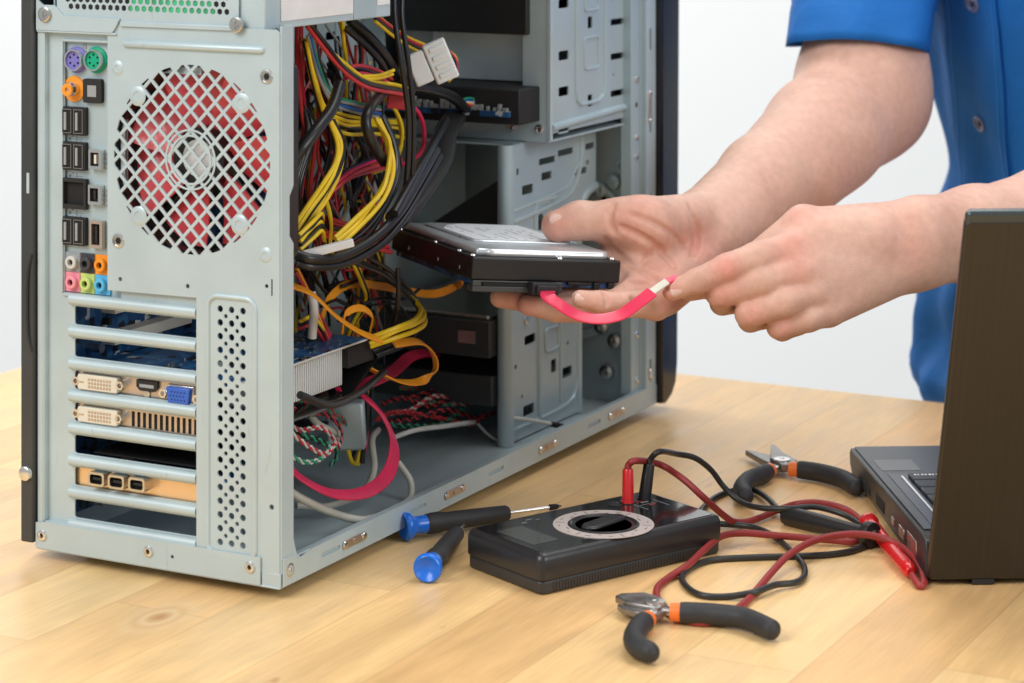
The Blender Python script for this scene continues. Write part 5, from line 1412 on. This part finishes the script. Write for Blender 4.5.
groups = [(core, 30, 1), (g_armR, 20, 25), (g_foreR, 12, 34), (g_palmR, 9, 14), (g_thenR, 8, 10), (g_thR, 4, 7),
          (g_iR, 2.5, 3.0), (g_mR, 2.5, 3.0), (g_rR, 2.5, 3.0), (g_pR, 2.5, 2.6),
          (g_armL, 20, 25), (g_foreL, 12, 22), (g_palmL, 9, 14), (g_thL0, 8, 12), (g_thL, 4, 5),
          (g_iL, 3, 4.5), (g_mL, 2.5, 2.6), (g_rL, 2.5, 2.6), (g_pL, 2.5, 2.6)]
allc = [c for g_ in groups for c in g_[0]]
lo = np.min([np.minimum(c.a, c.b) - max(c.ra, c.rb) for c in allc], 0) - 6
hi = np.max([np.maximum(c.a, c.b) + max(c.ra, c.rb) for c in allc], 0) + 6
FLD = Field(groups, [])
def surf(px, py, D0=1540, D1=1760):
    D = np.arange(D0, D1, .5); P = np.stack([W(px, py, d) for d in D]).astype(np.float32)
    i = np.argmax(FLD.eval(P) < 0); return P[i].astype(float)
def crease(l, r, k, n=7):
    P = [np.array(q, float) for q in l]
    Q = []
    for i in range(len(P) - 1):
        p0 = P[max(i - 1, 0)]; p1 = P[i]; p2 = P[i + 1]; p3 = P[min(i + 2, len(P) - 1)]
        for j in range(n):
            t = j / n; Q.append(.5 * (2 * p1 + (p2 - p0) * t + (2 * p0 - 5 * p1 + 4 * p2 - p3) * t * t + (3 * p1 - p0 - 3 * p2 + p3) * t ** 3))
    Q.append(P[-1]); S_ = [surf(*q) for q in Q]
    m_ = len(S_); rr_ = [r * (.35 + .65 * math.sin(math.pi * (i + .5) / m_)) for i in range(m_)]
    return (poly_caps(S_, rr_), k)
CUTS = [crease([(606, 238), (612, 250), (628, 262), (650, 276), (668, 290)], 1.5, 3.0),
        crease([(618, 226), (640, 236), (660, 250), (676, 268)], 1.3, 3.5),
        crease([(630, 214), (652, 222), (672, 234), (684, 248)], 1.0, 3.0),
        crease([(640, 266), (648, 258), (656, 246)], .9, 2.5),
        crease([(628, 282), (642, 284), (656, 282)], 1.0, 2.5),
        crease([(690, 206), (697, 222), (698, 240), (692, 256)], 1.3, 4.0),
        crease([(632, 298), (636, 304), (637, 311)], 1.0, 2.5),
        crease([(604, 292), (607, 298), (607, 305)], .9, 2.5),
        crease([(614, 204), (610, 214), (611, 226), (616, 234)], .9, 3.0)]
FLD = Field(groups, CUTS)
V_, Q_ = surface_nets(FLD, lo, hi, 1.2)
V_ = relax(V_, Q_, 2, .5)


def skin_mat():
    m = bpy.data.materials.new('skin'); m.use_nodes = True
    nt = m.node_tree; N = nt.nodes; L = nt.links; b = N["Principled BSDF"]
    tc = N.new("ShaderNodeTexCoord")
    def noise(sc, det=4, dist=0.0):
        n = N.new("ShaderNodeTexNoise"); n.inputs["Scale"].default_value = sc; n.inputs["Detail"].default_value = det; n.inputs["Distortion"].default_value = dist
        L.new(tc.outputs["Object"], n.inputs["Vector"]); return n.outputs[0]
    cr = N.new("ShaderNodeValToRGB"); e = cr.color_ramp.elements
    e[0].position = .32; e[0].color = (.62, .35, .262, 1); e[1].position = .68; e[1].color = (.73, .455, .35, 1)
    L.new(noise(14, 5, .4), cr.inputs[0])
    at = N.new("ShaderNodeAttribute"); at.attribute_name = "flush"
    mx = N.new("ShaderNodeMix"); mx.data_type = 'RGBA'; L.new(at.outputs["Fac"], mx.inputs[0]); L.new(cr.outputs[0], mx.inputs[6]); mx.inputs[7].default_value = (.74, .29, .23, 1)
    # fine freckled mottling
    mr = N.new("ShaderNodeMapRange"); mr.inputs[1].default_value = .35; mr.inputs[2].default_value = .65; mr.inputs[3].default_value = .94; mr.inputs[4].default_value = 1.05
    L.new(noise(160, 5), mr.inputs[0])
    m2_ = N.new("ShaderNodeMix"); m2_.data_type = 'RGBA'; m2_.blend_type = 'MULTIPLY'; m2_.inputs[0].default_value = 1
    L.new(mx.outputs[2], m2_.inputs[6]); L.new(mr.outputs[0], m2_.inputs[7]); L.new(m2_.outputs[2], b.inputs["Base Color"])
    b.inputs["Roughness"].default_value = .52; b.inputs["Specular IOR Level"].default_value = .4
    b.inputs["Subsurface Weight"].default_value = .22; b.inputs["Subsurface Radius"].default_value = (1, .38, .22); b.inputs["Subsurface Scale"].default_value = .006
    v = N.new("ShaderNodeTexVoronoi"); v.inputs["Scale"].default_value = 900; L.new(tc.outputs["Object"], v.inputs["Vector"])
    bp = N.new("ShaderNodeBump"); bp.inputs["Strength"].default_value = .38; bp.inputs["Distance"].default_value = .0003; L.new(v.outputs[0], bp.inputs["Height"])
    # skin lines
    mp = N.new("ShaderNodeMapping"); mp.inputs["Scale"].default_value = (1, 1, .45); mp.inputs["Rotation"].default_value = (0, .6, 0); L.new(tc.outputs["Object"], mp.inputs[0])
    n3 = N.new("ShaderNodeTexNoise"); n3.inputs["Scale"].default_value = 170; n3.inputs["Detail"].default_value = 6; n3.inputs["Distortion"].default_value = 1.0; L.new(mp.outputs[0], n3.inputs["Vector"])
    bp2 = N.new("ShaderNodeBump"); bp2.inputs["Strength"].default_value = .16; bp2.inputs["Distance"].default_value = .0007; L.new(n3.outputs[0], bp2.inputs["Height"]); L.new(bp.outputs[0], bp2.inputs["Normal"])
    L.new(bp2.outputs[0], b.inputs["Normal"])
    return m
M['skin'] = skin_mat()
M['nail'] = mat('fingernail', (.78, .50, .43), .28, 0, .03, 200, sss=.15)
# knuckle wrinkles and flushed knuckles, as fields round each joint
wr = []
def joint(p, d, amp, n_=3, sp=1.9, rad=9, side=None): wr.append((np.array(p, float), nrm(d), amp, n_, sp, rad, side))
joint(W(727, 268.5, 1592), W(697, 281, 1586) - W(757, 258, 1600), .38, 3, 2.2, 9)
joint(W(697, 281, 1586), W(672, 290, 1584) - W(727, 268, 1592), .22, 2, 1.9, 7)
joint(W(578, 220, 1640), W(556, 224, 1638) - W(603, 220, 1640), .30, 3, 2.3, 9)
joint(W(600, 309, 1603), W(556, 309, 1597) - W(640, 290, 1618), .3, 2, 2.2, 9)
joint(W(556, 309.5, 1597), W(528, 304, 1600) - W(600, 309, 1603), .25, 2, 2.2, 8)
joint(W(718, 293, 1592), (W(760, 282, 1594) - W(720, 293, 1592)), .3, 3, 2.2, 9)
joint(W(749, 314, 1591), (W(784, 302, 1592) - W(749, 314, 1591)), .3, 3, 2.2, 9)
joint(W(540, 302, 1608), (W(588, 300, 1612) - W(540, 302, 1608)), .25, 2, 2.2, 8)
for p, d, amp, n_, sp, rad, sd in wr:
    v = V_ - p; s_ = v @ d; r = np.linalg.norm(v, axis=1)
    m_ = np.exp(-(s_ / (sp * n_ * .8)) ** 2) * (r < rad * 2.2)
    dirn = v - s_[:, None] * d; dirn /= np.linalg.norm(dirn, axis=1)[:, None] + 1e-6
    V_ = V_ - dirn * (amp * 1.5 * m_ * (.5 + .5 * np.cos(2 * math.pi * s_ / sp + 1.5 * np.sin(v[:, 2] * .35))))[:, None]
fl = np.zeros(len(V_))
for p, r, a in ((W(727, 268, 1584), 10, .8), (W(792, 248, 1600), 15, .55), (W(798, 270, 1594), 12, .45), (W(722, 293, 1584), 11, .5), (W(752, 316, 1583), 10, .5), (W(782, 328, 1590), 9, .5),
                (W(668, 291, 1578), 9, .7), (W(556, 224, 1630), 12, .6), (W(628, 222, 1625), 16, .4), (W(690, 250, 1665), 18, .75), (W(664, 288, 1612), 20, .5), (W(520, 300, 1600), 16, .6), (W(590, 305, 1590), 20, .45),
                (W(803, 222, 1622), 14, .5), (W(640, 205, 1630), 14, .35), (W(905, 240, 1625), 22, .3)):
    fl = np.maximum(fl, a * np.exp(-(np.linalg.norm(V_ - p, axis=1) / r) ** 2))
person = thing('person', 'person in a blue short-sleeved shirt holding the drive and pointing at its cable', 'person', loc=(470, 2000, 0))
mbp = MB(); mbp.v = [tuple(p) for p in V_]; mbp.f = [tuple(int(i) for i in q) for q in Q_]
body = mbp.build('body', M['skin'], person, world=True, smooth=180)
at = body.data.attributes.new('flush', 'FLOAT', 'POINT')
if len(body.data.vertices) == len(fl): at.data.foreach_set('value', fl.astype(np.float32))

# nails
def nail(c, along, out, wd, ln, crv=.32, th=.5):
    al = nrm(along); ou = np.array(out, float); ou = nrm(ou - al * (ou @ al)); sd = np.cross(al, ou)
    n1, n2 = 9, 8
    top, bot = [], []
    for i in range(n1):
        u = i / (n1 - 1) * 2 - 1
        for j in range(n2):
            v = j / (n2 - 1) * 2 - 1
            wv = wd * .5 * math.sqrt(max(0.02, 1 - .55 * abs(v) ** 5)) * (1 - .05 * v)
            p = np.array(c) + sd * (u * wv) + al * (v * ln * .5) + ou * (-(u * u) * wd * crv - .12 * v * v * 2)
            if abs(v) > .8: p = p + sd * (-u * wv * .18 * (abs(v) - .8) / .2)
            top.append(p); bot.append(p - ou * 1.1)
    fs = []
    for i in range(n1 - 1):
        for j in range(n2 - 1):
            a = i * n2 + j; fs.append((a, a + 1, a + n2 + 1, a + n2)); k = n1 * n2
            fs.append((k + a, k + a + n2, k + a + n2 + 1, k + a + 1))
    k = n1 * n2
    for j in range(n2 - 1): fs.append((j, k + j, k + j + 1, j + 1)); a = (n1 - 1) * n2 + j; fs.append((a, a + 1, k + a + 1, k + a))
    for i in range(n1 - 1): a = i * n2; fs.append((a, a + n2, k + a + n2, k + a)); a = i * n2 + n2 - 1; fs.append((a, k + a, k + a + n2, a + n2))
    return MB().add(top + bot, fs).build('fingernail', M['nail'], person, world=True, smooth=180)
def snap(p, d):
    """walk from p along d onto the skin surface"""
    p = np.array(p, float); d = nrm(d)
    for _ in range(30):
        x = float(FLD.eval(p[None].astype(np.float32))[0])
        p = p + (-d) * x if True else p
    return p
def put_nail(joint_, tip, out, wd, ln, fr=.62, lift=.25):
    c = joint_ + (tip - joint_) * fr
    out = nrm(out); s_ = snap(c + out * 8, out)
    return nail(s_ + out * lift, tip - joint_, out, wd, ln)
put_nail(W(578, 220, 1640), W(556, 224.5, 1638) + np.array([-6, 0, 0]), (-.12, -.93, .36), 11.5, 11.5, .62)
put_nail(W(697, 281, 1586), W(672, 290.5, 1584), (.05, -.98, -.2), 9.6, 10, .80)
put_nail(W(600, 302, 1580), W(580, 299, 1577), (-.25, -.93, .2), 7.5, 8, .85)

# ---- shirt
def shirt_mat():
    m = mat('blue_cotton', (.0, .135, .47), .78, 0, .08, 30, .0, 100)
    nt = m.node_tree; b = nt.nodes["Principled BSDF"]; b.inputs["Sheen Weight"].default_value = 0.0
    tc = nt.nodes.new("ShaderNodeTexCoord")
    def wv(rot):
        mp = nt.nodes.new("ShaderNodeMapping"); mp.inputs["Rotation"].default_value = rot; nt.links.new(tc.outputs["Object"], mp.inputs[0])
        w_ = nt.nodes.new("ShaderNodeTexWave"); w_.inputs["Scale"].default_value = 420; nt.links.new(mp.outputs[0], w_.inputs["Vector"]); return w_.outputs[1]
    ad = nt.nodes.new("ShaderNodeMath"); ad.operation = 'ADD'; nt.links.new(wv((0, R_(90), 0)), ad.inputs[0]); nt.links.new(wv((0, 0, 0)), ad.inputs[1])
    bp = nt.nodes.new("ShaderNodeBump"); bp.inputs["Strength"].default_value = .25; bp.inputs["Distance"].default_value = .0003; nt.links.new(ad.outputs[0], bp.inputs["Height"])
    n = nt.nodes.new("ShaderNodeTexNoise"); n.inputs["Scale"].default_value = 16; n.inputs["Detail"].default_value = 4; n.inputs["Distortion"].default_value = .8
    nt.links.new(tc.outputs["Object"], n.inputs["Vector"])
    bp2 = nt.nodes.new("ShaderNodeBump"); bp2.inputs["Strength"].default_value = .5; bp2.inputs["Distance"].default_value = .008; nt.links.new(n.outputs[0], bp2.inputs["Height"]); nt.links.new(bp.outputs[0], bp2.inputs["Normal"])
    nt.links.new(bp2.outputs[0], b.inputs["Normal"])
    return m
M['shirt'] = shirt_mat()
M['thread'] = mat('stitching', (.01, .17, .55), .7)
M['btn'] = mat('shirt_button', (.16, .19, .34), .3, 0, .15, 300, coat=.3)
TC = np.array([470., 2003.]); RW, RD2 = 165., 112.
NF = np.array([-math.sin(R_(58)), -math.cos(R_(58))]); NR2 = np.array([NF[1], -NF[0]])
if NR2[1] < 0: NR2 = -NR2
SIL = ([-200, -6, 4, 30, 58, 96, 130, 150, 173, 194, 215, 247, 296, 329, 420, 560], [985, 915, 909, 912, 915, 919, 930, 942, 953, 951, 944, 932, 919, 907, 900, 930])
_sh = {}
def shift(z): return float(np.interp(z, SHZ, SHV))
SHZ, SHV = [0, 1], [0, 0]
widen = lambda z: float(np.interp(z, [-200, -60, -4, 8, 30, 420, 480, 520, 545], [.55, .6, .96, 1, 1, 1.04, .95, .62, .30]))
def fold(ph, z):
    f = 2.6 * math.sin(ph * 5 + z * .021 + 1.2 * math.sin(z * .013)) + 1.6 * math.sin(ph * 11 - z * .034 + 2)
    f += 2.2 * math.sin(ph * 17 + z * .012 + 2 * math.sin(z * .02)) + 1.8 * math.sin(z * .05 + ph * 6) * math.exp(-((z - 330) / 90) ** 2)
    low = math.exp(-((z - 30) / 60) ** 2)
    f += low * (4.5 * math.sin(ph * 7.5 + z * .06) + 2.5 * math.sin(z * .085 + ph * 3))
    return f
def torso(ph, z, off=0.0):
    k = widen(z); r = off + fold(ph, z) * (1 if z < 480 else .3)
    a, b_ = (RD2 * k + r) * math.cos(ph), (RW * k + r) * math.sin(ph)
    back = 60 if z < -6 else 0
    p = TC + NF * a + NR2 * b_
    return np.array([p[0] + shift(z), p[1] + back * min(1, (-6 - z) / 40 if z < -6 else 0), z])
zs = list(np.linspace(-160, -10, 8)) + list(np.linspace(-4, 12, 7)) + list(np.linspace(18, 540, 96))
NPH = 180
_z = list(np.linspace(-160, 540, 141)); _v = []
for z in _z:                                     # how far the body leans at each height
    t_ = float(np.interp(z, *SIL)); pp = [torso(a, z) for a in np.linspace(-1.6, 1.6, 60)]
    x_ = min(CX + F_PX * p[0] / p[1] for p in pp); _v.append((t_ - x_) / F_PX * 1960)
k_ = np.ones(7) / 7; _v = list(np.convolve(np.pad(_v, 3, mode='edge'), k_, 'valid'))
SHZ, SHV = _z, _v
vs = [torso(2 * math.pi * j / NPH, z) for z in zs for j in range(NPH)]
fs = [(i * NPH + j, i * NPH + (j + 1) % NPH, (i + 1) * NPH + (j + 1) % NPH, (i + 1) * NPH + j) for i in range(len(zs) - 1) for j in range(NPH)]
fs += [tuple(range((len(zs) - 1) * NPH, len(zs) * NPH))]
sm = MB().add(vs, fs)
# sleeves: open tubes with a turned hem
def sleeve(A, Bp, ra, rb, ax_w, hemdir, seed, shear=0.0):
    A = np.array(A, float); Bp = np.array(Bp, float); d = nrm(Bp - A)
    e1 = nrm(np.cross(d, hemdir)); e2 = np.cross(d, e1); L_ = np.linalg.norm(Bp - A)
    ns, nk = 40, 96; vs = []
    rng = random.Random(seed)
    ph0 = [rng.uniform(0, 6.28) for _ in range(4)]
    prof_ = [(i / (ns - 1), 0) for i in range(ns)] + [(1.0, -1.2), (.985, -2.2), (.90, -2.6), (.6, -3)]
    for t, dr in prof_:
        for k in range(nk):
            a = 2 * math.pi * k / nk
            f = (2.6 * math.sin(3 * a + ph0[0] + t * 4) + 1.6 * math.sin(7 * a + ph0[1] - t * 6) + 2.0 * math.sin(t * 9 + 2 * a + ph0[2])) * (1.25 - .3 * t)
            if .865 < t < .885 and dr == 0: f -= .9
            r = ra + (rb - ra) * t + f + dr
            f2 = 3.5 * math.sin(2 * a + 1.0) * t * t
            o_ = e1 * (r * ax_w * math.cos(a)) + e2 * (r * math.sin(a))
            vs.append(A + d * (L_ * t + f2) + o_ + d * ((-o_[1] * shear - o_[0] * shear * .45) * t * t))
    n = len(prof_)
    fs = [(i * nk + k, i * nk + (k + 1) % nk, (i + 1) * nk + (k + 1) % nk, (i + 1) * nk + k) for i in range(n - 1) for k in range(nk)]
    return vs, fs
hemR = elbR + np.array([-3, 0, 22.]) + (shR - elbR - np.array([-3, 0, 22.])) * .075 + np.array([-7, -3, 0])
sA = shR + np.array([12, 6, 30]); 
vs, fs = sleeve(sA, hemR, 72, 58, 1.0, (0, 1, 0), 4, .62)
sm.add(vs, fs)
hL = shL + (elbL - shL) * .72
vs, fs = sleeve(shL + np.array([-10, 0, 30]), hL, 76, 62, 1.0, (0, 1, 0), 9)
sm.add(vs, fs)
shirt = sm.build('shirt', M['shirt'], person, world=True, smooth=180)
# placket, stitches and buttons on the front
def strip(p0, p1, z0, z1, off, name, par, m, th=1.0, nz=70):
    vs = []; npx = 8
    for i in range(nz):
        z = z0 + (z1 - z0) * i / (nz - 1)
        for dd in (off, off - th):
            for j in range(npx):
                a0_, a1_ = (p0, p1); w0, w1 = pspan(z); vs.append(torso(w0 + (w1 - w0) * (a0_ + (a1_ - a0_) * j / (npx - 1)), z, dd))
    n = 2 * npx; fs = []
    ring = list(range(npx)) + [npx + j for j in reversed(range(npx))]
    for i in range(nz - 1):
        for k in range(n):
            a, b_ = ring[k], ring[(k + 1) % n]; fs.append((i * n + a, i * n + b_, (i + 1) * n + b_, (i + 1) * n + a))
    return MB().add(vs, fs).build(name, m, par, world=True, smooth=60)
def ph_at(px, z):
    """angle on the torso whose silhouette column is px at height z"""
    best = None
    for k in range(-120, 121):
        ph = k / 120 * 1.5
        p = torso(ph, z)
        q = torso(ph + .02, z)
        x = CX + F_PX * p[0] / p[1]
        n = nrm(np.array([NF[0] * math.cos(ph) / RD2 + NR2[0] * math.sin(ph) / RW, NF[1] * math.cos(ph) / RD2 + NR2[1] * math.sin(ph) / RW]))
        if n[1] > 0: continue
        if best is None or abs(x - px) < best[0]: best = (abs(x - px), ph)
    return best[1]
_pz = list(np.linspace(4, 500, 40))
_p0 = [ph_at(float(np.interp(z, [0, 173, 215, 247, 296, 340, 420, 500], [962, 961, 958, 955, 950, 945, 938, 934])), z) for z in _pz]
_p1 = [ph_at(float(np.interp(z, [0, 173, 215, 247, 296, 340, 420, 500], [1010, 1010, 1009, 1007, 1002, 998, 990, 986])), z) for z in _pz]
def _sm(v): v = np.convolve(np.pad(v, 2, mode='edge'), np.ones(5) / 5, 'valid'); return list(v)
_p0, _p1 = _sm(_p0), _sm(_p1)
def pspan(z): return float(np.interp(z, _pz, _p0)), float(np.interp(z, _pz, _p1))
pk = strip(0, 1, 6, 500, 3.4, 'placket', shirt, M['shirt'], 3.8)
strip(.08, .105, 6, 500, 3.65, 'stitching', shirt, M['thread'], .6)
strip(.90, .925, 6, 500, 3.65, 'stitching', shirt, M['thread'], .6)
for px, py in ((966, 5), (975, 129), (978, 262)):
    z = CAM_H - (py - HOR) / F_PX * 1935
    ph = sum(pspan(z)) / 2
    p = torso(ph, z, 3.4); q = torso(ph + .01, z, 3.4); r2 = torso(ph, z + 2, 3.4)
    n = nrm(np.cross(q - p, r2 - p)); n = n if n[1] < 0 else -n
    bt = MB().lathe([(.1, .6), (4.0, .6), (4.8, 1.1), (5.4, 2.2), (6.3, 2.4), (7.1, 1.8), (7.2, .6), (6.6, 0), (.1, 0)], p, n, 30).build('button', M['btn'], shirt, world=True)
    e1 = nrm(np.cross(n, (0, 0, 1))); e2 = np.cross(n, e1)
    b = MB()
    for sx in (-1, 1):
        for sy in (-1, 1): b.lathe([(.9, .75), (.1, .8)], p + e1 * 1.5 * sx + e2 * 1.5 * sy, n, 10)
    b.tube([p + e1 * 1.5 + e2 * 1.5 + n * .9, p - e1 * 1.5 - e2 * 1.5 + n * .9], .45, 6, sub=1).tube([p - e1 * 1.5 + e2 * 1.5 + n * .9, p + e1 * 1.5 - e2 * 1.5 + n * .9], .45, 6, sub=1)
    b.build('button_thread', M['hole'], shirt, world=True)
